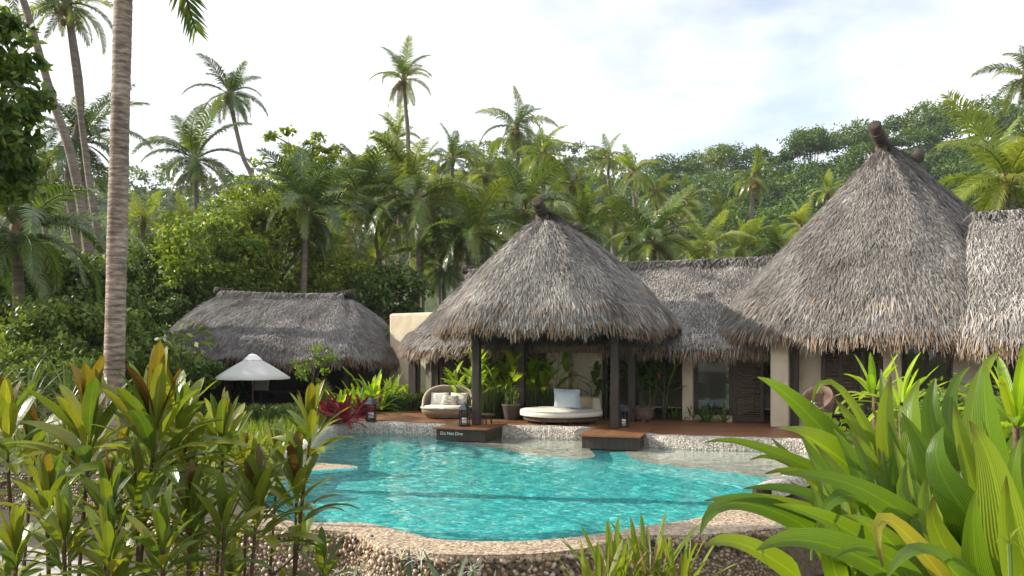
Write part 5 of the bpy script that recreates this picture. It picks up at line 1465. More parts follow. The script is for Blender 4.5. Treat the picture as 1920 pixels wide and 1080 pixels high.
# wooden chair inside the hut and tilted basket on the terrace
t = thing('chair', 'dark wooden chair in the shade beside the garden window', 'chair', (5.05, 22.9, 0.0), rotz=R(-20))
link('seat', MB().box((0, 0, 0.44), (0.48, 0.46, 0.05)).mesh('seat', 'dark_wood', bevel=0.01), t)
link('backrest', MB().box((0, 0.22, 0.74), (0.48, 0.05, 0.45)).mesh('backrest', 'dark_wood', bevel=0.01), t)
for x in (-0.2, 0.2):
    for y in (-0.19, 0.19): link('leg', MB().box((x, y, 0.21), (0.05, 0.05, 0.42)).mesh('leg', 'dark_wood'), t)
bk = P(1546, 752, 17.2)
tag(link('basket', MB().lathe([(0.05, 0.0), (0.2, 0.06), (0.30, 0.28), (0.33, 0.46), (0.31, 0.46), (0.27, 0.28), (0.02, 0.1)], 20).mesh('basket', 'clay', True), loc=(bk.x, bk.y, 0.62), rot=(R(30), R(-38), 0)), 'tilted brown clay urn seen behind the big leaves', 'urn')
pd = thing('pedestal', 'square dark pedestal under the tilted clay urn', 'pedestal', (bk.x, bk.y, -0.28))
link('plinth', MB().box((0, 0, 0.05), (0.5, 0.5, 0.1)).mesh('plinth', 'dark_clay', bevel=0.01), pd)
link('shaft', MB().box((0, 0, 0.45), (0.36, 0.36, 0.72)).mesh('shaft', 'dark_clay', bevel=0.01), pd)

# ------------------------------------------------------------------ planted things
LS_HELI = leaf_set('leaf', 'heliconia_leaf', 0.24, (0.5, 0.8, 1.1, 0.3), petiole=0.10, wave=0.03)
LS_GING = leaf_set('leaf', 'ginger_leaf', 0.20, (0.5, 0.8, 1.1, 0.3), petiole=0.10, wave=0.03)
LS_STRAP = leaf_set('leaf', 'strap_leaf', 0.10, (0.4, 0.9, 1.5, 0.2), petiole=0.02, peak=0.3, wave=0.02)
LS_RED = leaf_set('leaf', 'red_leaf', 0.19, (0.3, 0.7, 1.1), petiole=0.10)
LS_GREY = leaf_set('leaf', 'grey_green_leaf', 0.085, (0.5, 1.0, 1.6), petiole=0.02, peak=0.35)
LS_DARKSTRAP = leaf_set('leaf', 'ginger_leaf', 0.10, (0.5, 1.0, 1.5), petiole=0.02, peak=0.35)
LS_PAND = leaf_set('leaf', 'pandanus_leaf', 0.045, (0.9, 1.6, 2.3), petiole=0.01, peak=0.3)
LS_CORD = leaf_set('leaf', 'cordyline_leaf', 0.195, (0.15, 0.5, 0.85, 1.15), petiole=0.16, peak=0.5, seg=13, wave=0.035)
LS_CORDB = leaf_set('leaf', 'cordyline_leaf_bronze', 0.185, (0.1, 0.35, 0.6), petiole=0.14, peak=0.5, seg=13, wave=0.03)
LS_YEL = leaf_set('leaf', 'heliconia_leaf', 0.15, (0.3, 0.7, 1.1), petiole=0.06, peak=0.45)

def rosette(name, label, cat, loc, meshes, n, L, el=(85, 10), group=None, seed=0, spread=0.05):
    rs = random.Random(seed)
    t = thing(name, label, cat, loc, group)
    for i in range(n):
        f = i / max(1, n - 1)
        e = R(el[0] + (el[1] - el[0]) * f + rs.uniform(-8, 8))
        a = i * 2.39996 + rs.uniform(-0.25, 0.25) + seed
        s = L * rs.uniform(0.75, 1.15)
        link('leaf', meshes[min(len(meshes) - 1, int(f * len(meshes) * 0.99))] if rs.random() < 0.7 else rs.choice(meshes), t,
             matrix=aim(a, e, rs.uniform(-0.3, 0.3), s, (math.cos(a) * spread * rs.random(), math.sin(a) * spread * rs.random(), 0.0)))
    return t

def cane_plant(name, label, cat, loc, meshes, stems, h, L, nl, group=None, seed=0, rad=0.35, flower=None, stemmat='green_stem'):
    """upright canes each carrying leaves in two ranks"""
    rs = random.Random(seed + 7)
    t = thing(name, label, cat, loc, group)
    for s_ in range(stems):
        a = s_ * 2.4 + seed; r0 = rad * math.sqrt((s_ + 0.5) / stems)
        b = Vector((math.cos(a) * r0, math.sin(a) * r0, 0))
        H = h * rs.uniform(0.7, 1.1)
        tp = b + Vector((math.cos(a) * 0.22 * H * rs.uniform(0.2, 1), math.sin(a) * 0.22 * H * rs.uniform(0.2, 1), H))
        cv = bez(b, (b + tp) / 2 + Vector((0, 0, 0.15 * H)), tp, 7)
        link('stem', MB().tube(cv, [0.016 * (1 - 0.6 * k / 6) for k in range(7)], 5).mesh('stem', stemmat, True), t)
        plane = rs.random() * 3.14
        for k in range(nl):
            f = 0.35 + 0.65 * (k + 0.5) / nl
            p = Vector(cv[0]) * 0
            i = min(5, int(f * 6)); g_ = f * 6 - i
            p = Vector(cv[i]) * (1 - g_) + Vector(cv[min(6, i + 1)]) * g_
            az = plane + (math.pi if k % 2 else 0) + rs.uniform(-0.4, 0.4)
            link('leaf', rs.choice(meshes), t, matrix=aim(az, R(rs.uniform(15, 60) + 20 * f), rs.uniform(-0.4, 0.4), L * rs.uniform(0.75, 1.2), p))
        if flower and s_ < flower:
            link('flower', PINK, t, loc=Vector(cv[5]) + Vector((0.05, -0.1, 0)), scale=(0.08, 0.08, 0.2))
    return t
PINK = ball('flower', 'pink_petal')

cane_plant('heliconia', 'sunlit yellow green heliconia clump between the two left gazebo posts', 'plant', (-0.35, 23.75, 0.0), LS_HELI, 12, 1.5, 0.74, 6, 'heliconias by the gazebo', 1, 0.7)
cane_plant('heliconia', 'sunlit heliconia clump right beside the rear left gazebo post', 'plant', (0.95, 23.75, 0.0), LS_HELI, 9, 1.45, 0.7, 6, 'heliconias by the gazebo', 2, 0.45)
cane_plant('heliconia', 'bright leaves fanning out left of the front left gazebo post', 'plant', (-1.35, 23.9, 0.0), LS_HELI, 6, 1.25, 0.7, 5, 'heliconias by the gazebo', 3, 0.3)
cane_plant('ginger_plant', 'green ginger clump with a pink flower before the cream column', 'plant', (2.45, 23.4, 0.0), LS_GING, 5, 1.35, 0.72, 6, 'gingers right of the daybed', 4, 0.4, 1)
cane_plant('ginger_plant', 'green ginger clump with pink flowers behind the rear right gazebo post', 'plant', (3.75, 22.95, 0.0), LS_GING, 10, 1.5, 0.74, 6, 'gingers right of the daybed', 5, 0.5, 2)
cane_plant('garden_plant', 'tall leafy plant seen through the hut window', 'plant', (6.9, 27.9, -0.28), LS_HELI, 12, 1.9, 0.85, 7, 'plants beyond the hut window', 6, 0.8)
cane_plant('garden_plant', 'second leafy plant seen through the hut window, more to the right', 'plant', (8.0, 27.0, -0.28), LS_HELI, 9, 1.8, 0.8, 7, 'plants beyond the hut window', 16, 0.5)
cane_plant('cordyline', 'dark red cordyline seen through the hut window', 'plant', (7.25, 26.4, -0.28), LS_RED, 4, 1.5, 0.5, 9, None, 7, 0.3, stemmat='stem')
cane_plant('shrub', 'leafy shrub in the tall dark pot', 'plant', (0.0, 22.75, 0.29), LS_GING, 7, 0.5, 0.18, 9, None, 8, 0.16)
rosette('agave', 'small spiky plant in the footed bowl', 'plant', (3.42, 22.2, 0.29), LS_GREY, 14, 0.34, (80, 15), None, 9, 0.03)
# reeds beside the left post: uncountable thin stems
def blade_mass(name, label, boxes, L, Wd, n, mat, seed, cat='grass', lean=0.25, kind='stuff'):
    rs = np.random.default_rng(seed)
    Vs, Fs, off = [], [], 0
    for (cx, cy, z, rx, ry) in boxes:
        th = rs.random(n) * 6.28; rr = np.sqrt(rs.random(n))
        B = np.stack([cx + np.cos(th) * rr * rx, cy + np.sin(th) * rr * ry, np.full(n, z)], 1)
        d = norm(np.stack([rs.normal(size=n) * lean, rs.normal(size=n) * lean, np.ones(n)], 1))
        nr = norm(np.cross(d, norm(rs.normal(size=(n, 3)))))
        V, F = blades(B, d, nr, L * (0.5 + 0.7 * rs.random(n)), np.full(n, Wd), 0.3 * L * rs.random(n), 0.12 * L)
        Vs.append(V); Fs.append(F + off); off += len(V)
    o = link(name, np_mesh(name, np.concatenate(Vs), np.concatenate(Fs), mat))
    return tag(o, label, cat, kind=kind)
blade_mass('reeds', 'dense dark green reeds behind the front left gazebo post', [(-0.65, 23.2, 0.0, 0.45, 0.2), (1.1, 23.5, 0.0, 0.8, 0.2)], 0.9, 0.022, 420, 'pandanus_leaf', 5, lean=0.06)
blade_mass('grass', 'bright yellow green grass on the pool bank under the umbrella', [(-6.2, 19.6, -0.28, 1.3, 1.3), (-5.0, 20.6, -0.28, 0.5, 1.3), (-7.2, 17.6, -0.28, 1.6, 1.2), (-5.4, 17.6, -0.28, 0.7, 1.6)], 0.62, 0.018, 900, 'grass_leaf', 6)
blade_mass('grass', 'green grass on the bank left of the pool', [(-5.5, 14.3, -0.28, 0.9, 1.2), (-9.5, 17.5, -0.28, 2.4, 1.6), (-13, 18.0, -0.28, 3.0, 2.0), (-11, 22.0, -0.28, 4.0, 2.5)], 0.5, 0.02, 900, 'grass_leaf', 8)
for i, (x, y, s) in enumerate([(4.35, 22.75, 0), (4.75, 22.6, 1), (5.15, 22.35, 2), (5.5, 22.15, 3), (4.95, 22.0, 4)]):
    rosette('strap_lily', ['dark green strap-leaved plant next to the footed bowl', 'second dark strap-leaved plant from the footed bowl', 'third dark strap-leaved plant from the footed bowl', 'dark strap-leaved plant nearest the garden window', 'dark strap-leaved plant in front of its row on the deck edge'][i], 'plant', (x, y, 0.0), LS_DARKSTRAP, 18, 0.55, (82, 18), 'strap plants along the hut wall', 20 + i, 0.1)
# garden bed left of the deck
def hedge(label, C, rx, ry, rz, seed, mat='hedge_leaf', L=0.07):
    rs = np.random.default_rng(seed)
    k = 240
    q = rs.random((k, 3)) * 2 - 1
    Cc = np.array(C) + q * np.array([rx, ry, rz])
    V, F = leaf_cloud(rs, Cc, np.full(k, 0.16), 60, L, 0.55, 0.8, 0.6, 0.8)
    return tag(link('hedge', np_mesh('hedge', V, F, mat)), label, 'hedge')
hedge('low clipped hedge in front of the dark hut below the umbrella', (-7.2, 23.6, 0.0), 1.3, 0.5, 0.28, 1)
hedge('clipped dark hedge at the deck left of the shell daybed', (-3.6, 26.2, 0.18), 1.1, 0.4, 0.26, 2, 'shrub_leaf')
hedge('low hedge between the hut steps and the yellow grass', (-5.0, 23.9, 0.0), 0.8, 0.5, 0.24, 3)
for i, (px, py, D, n, L, lb) in enumerate([
        (648, 800, 21.3, 34, 0.74, 'large dark red cordyline at the pool corner beside the lantern'),
        (618, 795, 21.8, 26, 0.7, 'red cordyline left behind the large dark red one'),
        (680, 785, 22.5, 26, 0.7, 'red cordyline right behind the large dark red one')]):
    rosette('cordyline', lb, 'plant', Vector((P(px, py, D).x, D, 0.05)), LS_RED, n, L, (88, 5), 'red cordylines at the pool corner', 30 + i, 0.08)
for i, (px, D, z, n, L, lb) in enumerate([
        (700, 26.5, 0.25, 18, 0.75, 'bright yellow green bromeliad left of the cream wall'),
        (735, 27.2, 0.3, 18, 0.7, 'bright bromeliad against the cream wall foot'),
        (668, 25.5, 0.2, 18, 0.7, 'bright bromeliad above the red cordylines'),
        (640, 24.6, 0.1, 16, 0.6, 'yellowish strap plant left above the red cordylines'),
        (770, 27.0, 0.2, 16, 0.6, 'green strap plant before the glass door of the long hut'),
        (715, 25.6, 0.15, 16, 0.5, 'small bright bromeliad in front of the garden bed')]):
    rosette('bromeliad', lb, 'plant', Vector((P(px, 700, D).x, D, z - 0.1)), LS_YEL, int(n * 1.5), L * 1.35, (85, 10), 'bright plants in the bed by the cream wall', 40 + i, 0.1)
def fern_palm(label, loc, n, L, seed, mat='palm_leaf_bright'):
    rs = random.Random(seed)
    t = thing('areca_palm', label, 'plant', loc)
    for i in range(n):
        el = 80 - 65 * i / (n - 1); j = min(range(8), key=lambda q: abs(ELS[q] - R(el)))
        link('frond', FR[mat][j][i % 2], t, matrix=Matrix.Rotation(i * 2.4 + seed, 4, 'Z') @ Matrix.Scale(L * rs.uniform(0.8, 1.15), 4))
    return t
fern_palm('feathery bright areca palm before the right end of the dark hut', Vector((P(690, 690, 27).x, 27, -0.28)), 14, 1.6, 1)
fern_palm('small areca palm left of the feathery bright one', Vector((P(615, 690, 27.5).x, 27.5, -0.28)), 10, 1.2, 2)
tree('pale branching shrub beside the post of the dark hut', 585, 680, 25.5, 0.75, 0.55, 'fern_leaf', 0.11, 22, 26, 61, 'frangipani_shrub', 'shrub', 0.22, 0.035, group='garden shrubs')
tree('rounded green shrub between the cream wall and the dark hut', 745, 655, 30.5, 0.8, 0.8, 'shrub_leaf', 0.13, 50, 60, 62, 'garden_shrub', 'shrub', 0.3, 0.05, group='garden shrubs')
tree('dark green shrub under the left eave of the dark hut', 345, 700, 27.5, 1.2, 0.6, 'shrub_leaf', 0.14, 60, 70, 63, 'garden_shrub', 'shrub', 0.3, 0.05, group='garden shrubs')
tree('dark green shrub behind the bronze-tipped plants at the left', 60, 700, 20.5, 1.6, 0.5, 'tree_leaf_dark', 0.14, 60, 70, 64, 'garden_shrub', 'shrub', 0.3, 0.05, group='garden shrubs')
for i, (px, py, D, lb) in enumerate([(55, 690, 15.5, 'large grassy clump of long drooping leaves at the left edge'), (125, 700, 16.5, 'grassy clump of long leaves next to the one at the left edge'), (-20, 680, 16.0, 'grassy clump cut by the left picture edge')]):
    p = P(px, py, D)
    t = rosette('pandanus', lb, 'plant', Vector((p.x, p.y, 0.75)), LS_PAND, 46, 1.15, (88, 0), 'grassy clumps at the left edge', 70 + i, 0.08)
    link('stem', MB().tube([(0, 0, -0.95), (0.03, 0, -0.4), (0, 0, 0.05)], [0.1, 0.08, 0.09], 8).mesh('stem', 'bark', True), t)

# ------------------------------------------------------------------ foreground cordylines, left
CORD = [  # head base px, py, distance, leaf length px, leaves, bronze share, foot px, words
 (167, 842, 4.7, 152, 20, 0.35, 148, 'tall bronze-topped cordyline in front of the thick ringed trunk'),
 (289, 838, 4.6, 168, 22, 0.22, 228, 'tallest yellow green cordyline with bright upright leaves'),
 (12, 838, 4.8, 125, 18, 0.2, 25, 'cordyline at the left picture edge above the path'),
 (88, 966, 4.3, 108, 17, 0.12, 75, 'short cordyline in front of the stone path'),
 (200, 965, 4.2, 104, 17, 0.15, 200, 'low cordyline between the bronze-topped and the tallest one'),
 (581, 824, 5.4, 98, 15, 0.15, 545, 'slender cordyline with its head against the pool corner'),
 (556, 940, 5.3, 112, 16, 0.12, 540, 'cordyline overlapping the pool water below the slender one'),
 (418, 852, 5.2, 108, 17, 0.12, 400, 'cordyline head just left of the dark boulder'),
 (480, 978, 5.0, 122, 20, 0.05, 470, 'broad green cordyline in front of the dark boulder'),
 (357, 988, 4.6, 104, 17, 0.1, 345, 'low cordyline over the pebble wall'),
 (324, 822, 4.9, 132, 18, 0.12, 300, 'bright cordyline right behind the tallest one'),
 (204, 1060, 3.9, 112, 16, 0.0, 190, 'green cordyline at the bottom edge below the tallest one'),
 (463, 905, 5.5, 100, 16, 0.1, 455, 'cordyline head overlapping the dark boulder'),
 (30, 1060, 3.9, 105, 15, 0.0, 20, 'green cordyline in the bottom left corner'),
 (258, 960, 4.4, 120, 17, 0.1, 250, 'dense cordyline under the tallest one'),
 (380, 880, 5.6, 95, 15, 0.1, 372, 'cordyline behind the low one over the pebble wall'),
 (130, 900, 5.2, 100, 15, 0.1, 120, 'cordyline behind the bronze-topped one over the path'),
 (305, 1045, 4.0, 112, 16, 0.0, 300, 'green cordyline at the bottom edge beside the pebble wall'),
 (60, 880, 5.6, 110, 15, 0.2, 55, 'cordyline seen between the edge one and the bronze-topped one'),
 (230, 890, 5.6, 112, 15, 0.2, 225, 'cordyline seen between the bronze-topped and the tallest one'),
 (420, 1010, 4.5, 112, 15, 0.0, 415, 'low green cordyline left of the broad one over the pebble wall'),
 (120, 1040, 4.0, 112, 15, 0.0, 110, 'green cordyline at the bottom edge in front of the path'),
 (520, 890, 5.8, 90, 13, 0.1, 505, 'cordyline right of the dark boulder'),
 (350, 900, 5.0, 110, 15, 0.1, 340, 'cordyline behind the low one at the wall, under the bright one'),
]
for i, (hx, hy, D, lp, nl, br, fx, lb) in enumerate(CORD):
    rs = random.Random(i * 17 + 3)
    h = P(hx, hy, D)
    ft = P(fx, 1080, D); base = Vector((ft.x + (ft.x - h.x) * 0.5, D + rs.uniform(-0.2, 0.2), GROUND))
    t = thing('cordyline', lb, 'plant', base, 'cordylines in the left foreground')
    L = lp * D / FPX * 1.06; nl = int(nl * 1.6)
    tl = h - base
    cv = bez((0, 0, 0), (tl.x * 0.3, tl.y * 0.3, tl.z * 0.55), tl, 12)
    rr = [0.0125 * (1.1 - 0.35 * k / 11) * (1 + 0.1 * (k % 2)) for k in range(12)]
    cv2 = np.concatenate([cv, [cv[-1] + np.array([0, 0, L * 0.22])]]); rr.append(0.008)
    link('stem', MB().tube(cv2, rr, 7).mesh('stem', 'stem', True), t)
    for k in range(nl):
        f = k / (nl - 1)
        el = R(88 - 66 * f ** 1.1 + rs.uniform(-10, 10))
        a = k * 2.39996 + i + rs.uniform(-0.3, 0.3)
        if f < br * 0.7: me = rs.choice(LS_CORDB)
        else: me = LS_CORD[min(3, int(f * 4 * 0.99))]
        z = L * (0.20 * (1 - f) - 0.42 * f)
        link('leaf', me, t, matrix=aim(a, el, rs.uniform(-0.35, 0.35), L * rs.uniform(0.78, 1.1) * (0.9 if f < 0.15 else 1.0), tl + Vector((0, 0, z))))

    # a lower side branch with its own smaller head
    f0 = rs.uniform(0.5, 0.66); k0 = int(f0 * 11); b0_ = Vector(cv[k0])
    e0 = b0_ + Vector((rs.choice((-1, 1)) * rs.uniform(0.12, 0.24), rs.uniform(-0.1, 0.2), L * rs.uniform(0.35, 0.6)))
    link('stem', MB().tube(bez(b0_, (b0_ + e0) / 2 + Vector((0, 0, -0.05)), e0, 7), [0.009] * 6 + [0.005], 6).mesh('stem', 'stem', True), t)
    for k in range(13):
        f = k / 12
        a = k * 2.39996 + i * 2 + rs.uniform(-0.3, 0.3)
        link('leaf', LS_CORD[min(3, int(f * 4 * 0.99))], t, matrix=aim(a, R(86 - 66 * f + rs.uniform(-10, 10)), rs.uniform(-0.4, 0.4), L * rs.uniform(0.6, 0.9), e0 + Vector((0, 0, -L * 0.25 * f))))

# ------------------------------------------------------------------ foreground giant lilies, right
def bank(name, cx, cy, r, h, mat='soil'):
    V, F = [], []
    n, m_ = 36, 12
    for j in range(m_):
        f = j / (m_ - 1)
        for k in range(n):
            a = 2 * math.pi * k / n
            V.append((cx + math.cos(a) * r * f, cy + math.sin(a) * r * f * 0.8, GROUND - 0.02 + h * (math.cos(f * math.pi) + 1) / 2 + 0.03 * math.sin(a * 5 + j) * (1 - f)))
    for j in range(m_ - 1):
        for k in range(n): F.append((j * n + k, j * n + (k + 1) % n, (j + 1) * n + (k + 1) % n, (j + 1) * n + k))
    return tag(link(name, np_mesh(name, V, np.array(F), mat, True)), kind='structure')
bank('planting_bank', 1.85, 3.6, 2.6, 1.75)
CQ = lambda x, y: (1300 + x / 2.455, 640 + y / 2.455)
LILY = [  # tip, mid (or None), base in a 620x440 crop enlarged 2.455; width; tip distance, base distance; old
 ((295, 165), None, (660, 480), 92, 3.0, 3.1), ((380, 400), None, (790, 640), 118, 2.8, 3.0), ((55, 465), (250, 470), (600, 610), 48, 2.9, 3.0),
 ((50, 735), (330, 730), (640, 830), 62, 2.5, 2.8), ((230, 678), (520, 700), (760, 860), 66, 2.6, 2.8), ((30, 890), (180, 740), (520, 850), 96, 2.4, 2.7),
 ((50, 945), (220, 930), (480, 1080), 118, 2.2, 2.5), ((290, 962), (560, 920), (920, 1080), 138, 2.1, 2.4), ((400, 610), (800, 690), (1180, 990), 92, 2.5, 2.6),
 ((370, 750), (640, 830), (900, 1000), 92, 2.4, 2.6), ((640, 325), None, (650, 600), 96, 3.1, 3.1), ((545, 310), (640, 180), (890, 580), 46, 3.0, 3.0),
 ((650, 262), (740, 390), (850, 570), 98, 3.05, 3.0), ((815, 305), (900, 420), (950, 540), 72, 3.0, 2.95), ((910, 158), (880, 420), (940, 640), 104, 2.95, 2.9),
 ((1040, 178), (1000, 360), (1070, 560), 112, 3.0, 2.9), ((1115, 168), (1090, 360), (1180, 560), 128, 2.85, 2.8), ((1272, 115), None, (1180, 430), 76, 3.0, 2.9),
 ((1340, 78), (1350, 350), (1400, 640), 128, 2.75, 2.7), ((1425, 25), None, (1290, 450), 80, 2.95, 2.8), ((960, 328), (1050, 500), (1120, 660), 118, 2.75, 2.7),
 ((1150, 395), (1120, 560), (1260, 790), 150, 2.6, 2.55), ((1200, 275), (1230, 450), (1300, 690), 100, 2.75, 2.7), ((1270, 365), (1370, 560), (1440, 920), 168, 2.5, 2.45),
 ((1300, 685), (1290, 880), (1320, 1130), 126, 2.25, 2.3), ((1105, 715), (1110, 850), (1250, 1100), 136, 2.3, 2.35), ((872, 1040), (870, 800), (1160, 1100), 84, 2.15, 2.3),
 ((890, 1090), (1040, 960), (1230, 1090), 120, 2.0, 2.2), ((1510, 440), (1470, 650), (1510, 900), 96, 2.5, 2.5), ((905, 548), (850, 610), (800, 700), 104, 2.85, 2.85),
 ((862, 128), (880, 260), (900, 450), 66, 3.15, 3.05), ((560, 860), (690, 700), (860, 800), 90, 2.5, 2.6), ((640, 690), (760, 760), (900, 900), 88, 2.55, 2.6),
 ((690, 800), (820, 850), (980, 1000), 100, 2.4, 2.5), ((420, 860), (560, 900), (760, 1010), 78, 2.35, 2.5), ((980, 560), (960, 720), (1050, 900), 110, 2.7, 2.6),
 ((1080, 620), (1060, 760), (1130, 960), 120, 2.6, 2.5), ((1440, 620), (1430, 800), (1460, 1080), 120, 2.4, 2.4), ((360, 445), (430, 520), (560, 640), 74, 3.1, 3.05),
 ((260, 545), (400, 540), (640, 700), 52, 3.0, 3.0), ((640, 1000), (800, 940), (1000, 1090), 100, 2.15, 2.3), ((740, 420), (800, 520), (880, 680), 90, 2.95, 2.9),
 ((1000, 440), (1010, 560), (1060, 720), 90, 2.85, 2.8), ((1180, 560), (1170, 680), (1220, 860), 96, 2.65, 2.6), ((480, 620), (600, 640), (780, 760), 76, 2.9, 2.9),
 ((330, 610), (480, 600), (700, 720), 60, 2.85, 2.9), ((540, 560), (620, 640), (740, 760), 84, 2.95, 2.95),
]
_rl = random.Random(9)
for _k in range(42):
    bx_, by_ = _rl.uniform(620, 1480), _rl.uniform(780, 1120)
    dx_ = (bx_ - 1050) * 0.35 + _rl.uniform(-120, 80); hh_ = _rl.uniform(300, 480)
    dd_ = 3.25 - by_ / 1000 + 0.35
    LILY.append(((bx_ + dx_, by_ - hh_), (bx_ + dx_ * 0.35, by_ - hh_ * 0.55), (bx_, by_), _rl.uniform(70, 105), dd_ + 0.1, dd_))
groups_ = [('giant_lily', 'giant crinum lily with arching leaves reaching over the pool corner', Vector((1.42, 3.35, 0.55))),
           ('giant_lily', 'giant crinum lily with tall upright leaves in the middle of the right foreground', Vector((1.62, 2.95, 0.55))),
           ('giant_lily', 'giant crinum lily at the lower right with the broadest leaves', Vector((1.75, 2.45, 0.40)))]
lil = [thing(n_, l_, 'plant', p_, 'giant lilies in the right foreground') for n_, l_, p_ in groups_]
for i, (tp, md, bs, w, dt, db) in enumerate(LILY):
    tx, ty = CQ(*tp); bx, by = CQ(*bs)
    T3, B3 = P(tx, ty, dt), P(bx, by, db)
    g_ = 0 if bs[0] < 860 else (2 if (bs[1] > 860) else 1)
    root = Vector(lil[g_].location)
    if md is None: M3 = (T3 + B3) / 2 + Vector((0, 0.05, 0.04))
    else:
        mx_, my_ = CQ(*md); M3 = P(mx_, my_, (dt + db) / 2)
    C3 = M3 * 2 - (T3 + B3) / 2
    s1 = bez(B3, C3, T3, 20)
    low = B3 + (Vector(s1[0]) - Vector(s1[2])) * 0.8
    end = root + Vector((random.uniform(-.12, .12), random.uniform(-.12, .12), 0.05))
    s0 = bez(end, low, B3, 10)[:-1]
    S_ = np.concatenate([s0, s1])
    m_ = len(S_); arc_ = np.concatenate([[0], np.cumsum(np.linalg.norm(np.diff(S_, axis=0), axis=1))]); tt = arc_ / arc_[-1]
    S_ = np.stack([np.interp(np.linspace(0, 1, 30), tt, S_[:, k]) for k in range(3)], 1)
    S_[1:-1] = S_[1:-1] * 0.5 + (S_[2:] + S_[:-2]) * 0.25
    m_ = 30; x = np.linspace(0, 1, m_)
    wd = (w / 2.455) * (dt + db) / 2 / FPX * 1.62
    prof_ = np.where(x < 0.55, 0.62 + 0.38 * np.sin(x / 0.55 * math.pi / 2), np.clip(np.cos((x - 0.55) / 0.45 * math.pi / 2), 0, 1) ** 0.72)
    view = norm(np.array([0, 0, EYE]) - S_)
    nn = norm(view * random.uniform(0.9, 1.2) + np.array([random.uniform(-0.6, 0.6), random.uniform(-0.2, 0.2), 0.5]))
    V, F, uv = ribbon(S_, np.maximum(prof_ * wd, 0.004), nn, random.uniform(0.12, 0.32), 0.012, i)
    link('leaf', np_mesh('leaf', V - np.array(root), F, 'crinum_leaf_old' if i in (26,) else 'crinum_leaf', True, uv), lil[g_])
for t in lil:
    link('stem', MB().tube([(0, 0, -0.45), (0, 0, -0.1), (0, 0.02, 0.16)], [0.10, 0.085, 0.05], 10).mesh('stem', 'green_stem', True), t)

def spider_flower(label, p, s, seed, h=0.3, mat='white_petal'):
    rs = random.Random(seed)
    t = thing('spider_lily_flower', label, 'flower', p - Vector((0, 0, h)), 'white spider lilies')
    link('stalk', MB().tube([(0, 0, 0), (0.01, 0, h * 0.6), (0, 0, h)], 0.006, 6).mesh('stalk', 'green_stem'), t)
    me = leaf_mesh('petal', mat, 0.06, 1.3, petiole=0.05, seg=9, seed=seed)
    for k in range(16):
        link('petal', me, t, matrix=aim(k * 2.4, R(rs.uniform(10, 75)), 0, s * rs.uniform(0.8, 1.2), (0, 0, h)))
spider_flower('white spider lily flower in front of the dark hut opening', P(1522, 768, 3.4), 0.055, 1, 0.6)
spider_flower('seed head of thin curled filaments at the lower right', P(1892, 1020, 2.2), 0.06, 2, 0.5, 'strap_leaf')
for i, (px, py, D, s) in enumerate([(752, 1050, 6.2, 0.14), (790, 1052, 6.1, 0.13), (885, 1072, 5.8, 0.08), (640, 1078, 6.0, 0.1)]):
    spider_flower(['drooping white spider lily before the pool wall, left of a close pair', 'drooping white spider lily before the pool wall, right of a close pair', 'small white lily bud before the pool wall right of the pair', 'small white lily before the pool wall left of the pair'][i], P(px, py, D), s, 5 + i, 0.8)
for i, (px, py, D, lb) in enumerate([(650, 1170, 5.9, 'pale strap-leaved lily at the bottom edge left of the white flowers'), (770, 1175, 6.0, 'pale strap-leaved lily under the white flowers'), (840, 1160, 5.8, 'pale strap-leaved lily right of the white flowers'), (920, 1180, 5.6, 'pale strap-leaved lily at the bottom edge furthest from the left plants')]):
    rosette('spider_lily', lb, 'plant', P(px, py, D), LS_GREY, 15, 0.5, (78, 20), 'spider lilies before the pool wall', 80 + i, 0.05)
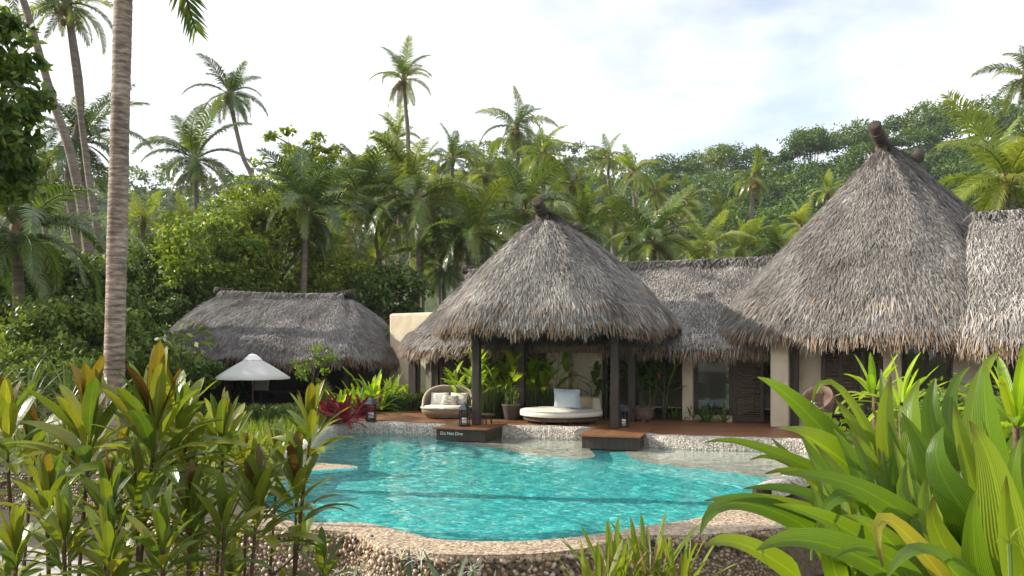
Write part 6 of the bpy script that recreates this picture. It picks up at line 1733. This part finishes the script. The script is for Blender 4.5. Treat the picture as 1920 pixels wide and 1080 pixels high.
# tuft with brown tips at the bottom, right of the middle
LS_TUFT = leaf_set('leaf', 'strap_leaf', 0.085, (0.1, 0.3, 0.5), petiole=0.02, peak=0.5)
LS_TUFTB = leaf_set('leaf', 'dead_frond', 0.06, (0.2, 0.5), petiole=0.02, peak=0.5)
for i, (px, py, D, L, n, lb) in enumerate([(1150, 1130, 5.6, 0.52, 18, 'upright strap-leaved tuft with brown leaves before the pool wall'), (1215, 1110, 5.8, 0.50, 18, 'upright green tuft between the brown-leaved one and the grey rock'), (1275, 1120, 5.6, 0.42, 16, 'dry-leaved tuft next to the grey rock'), (1120, 1150, 5.3, 0.46, 14, 'low tuft at the bottom edge left of the brown-leaved one')]):
    t = rosette('lily_tuft', lb, 'plant', P(px, py, D), LS_TUFT, n, L, (88, 48), 'upright tufts before the pool wall', 90 + i, 0.1)
    for k in range(5):
        link('leaf', LS_TUFTB[k % 2], t, matrix=aim(k * 2.2 + i, R(60 + 5 * k), 0.4, L * 0.8, (0, 0, 0)))
# bright dracaena at the right edge and shrubs behind the lilies
for i, (px, py, D, n, L, lb) in enumerate([(1905, 800, 4.6, 22, 0.42, 'yellow green dracaena at the right picture edge'), (1690, 770, 5.2, 18, 0.34, 'light green leafy plant behind the upright lily leaves'), (1640, 745, 5.6, 16, 0.32, 'light green leafy plant left behind the upright lily leaves'), (1870, 880, 5.0, 20, 0.36, 'yellow green dracaena below the one at the right edge')]):
    p = P(px, py, D)
    t = rosette('dracaena', lb, 'plant', p, LS_YEL, n, L, (86, 5), 'light green plants behind the lilies', 100 + i, 0.04)
    link('stem', MB().tube([(0, 0, GROUND - p.z), (0.02, 0, (GROUND - p.z) / 2), (0, 0, 0.05)], [0.03, 0.025, 0.018], 7).mesh('stem', 'stem', True), t)
tree('low leafy shrub behind the giant lilies beside the pool curb', 1760, 850, 9.5, 1.2, 0.5, 'fern_leaf', 0.09, 70, 70, 65, 'garden_shrub', 'shrub', 0.26, 0.03, group='garden shrubs')
tree('leafy shrub at the right edge behind the dracaenas', 1890, 840, 8.0, 1.1, 0.6, 'fern_leaf', 0.09, 60, 70, 66, 'garden_shrub', 'shrub', 0.26, 0.03, group='garden shrubs')

# ------------------------------------------------------------------ haze over the valley
hb = MB().box((0, 190, 38), (900, 430, 82)).mesh('haze', 'soil')
hb.materials.clear()
hm = bpy.data.materials.new('haze'); hm.use_nodes = True
hn = hm.node_tree.nodes; hn.clear()
ho = hn.new('ShaderNodeOutputMaterial'); hv = hn.new('ShaderNodeVolumePrincipled')
hv.inputs['Color'].default_value = (0.86, 0.92, 1.0, 1); hv.inputs['Density'].default_value = 0.00022
hm.node_tree.links.new(hv.outputs[0], ho.inputs['Volume'])
hb.materials.append(hm)
tag(link('haze', hb), kind='stuff')
SC.cycles.volume_bounces = 0
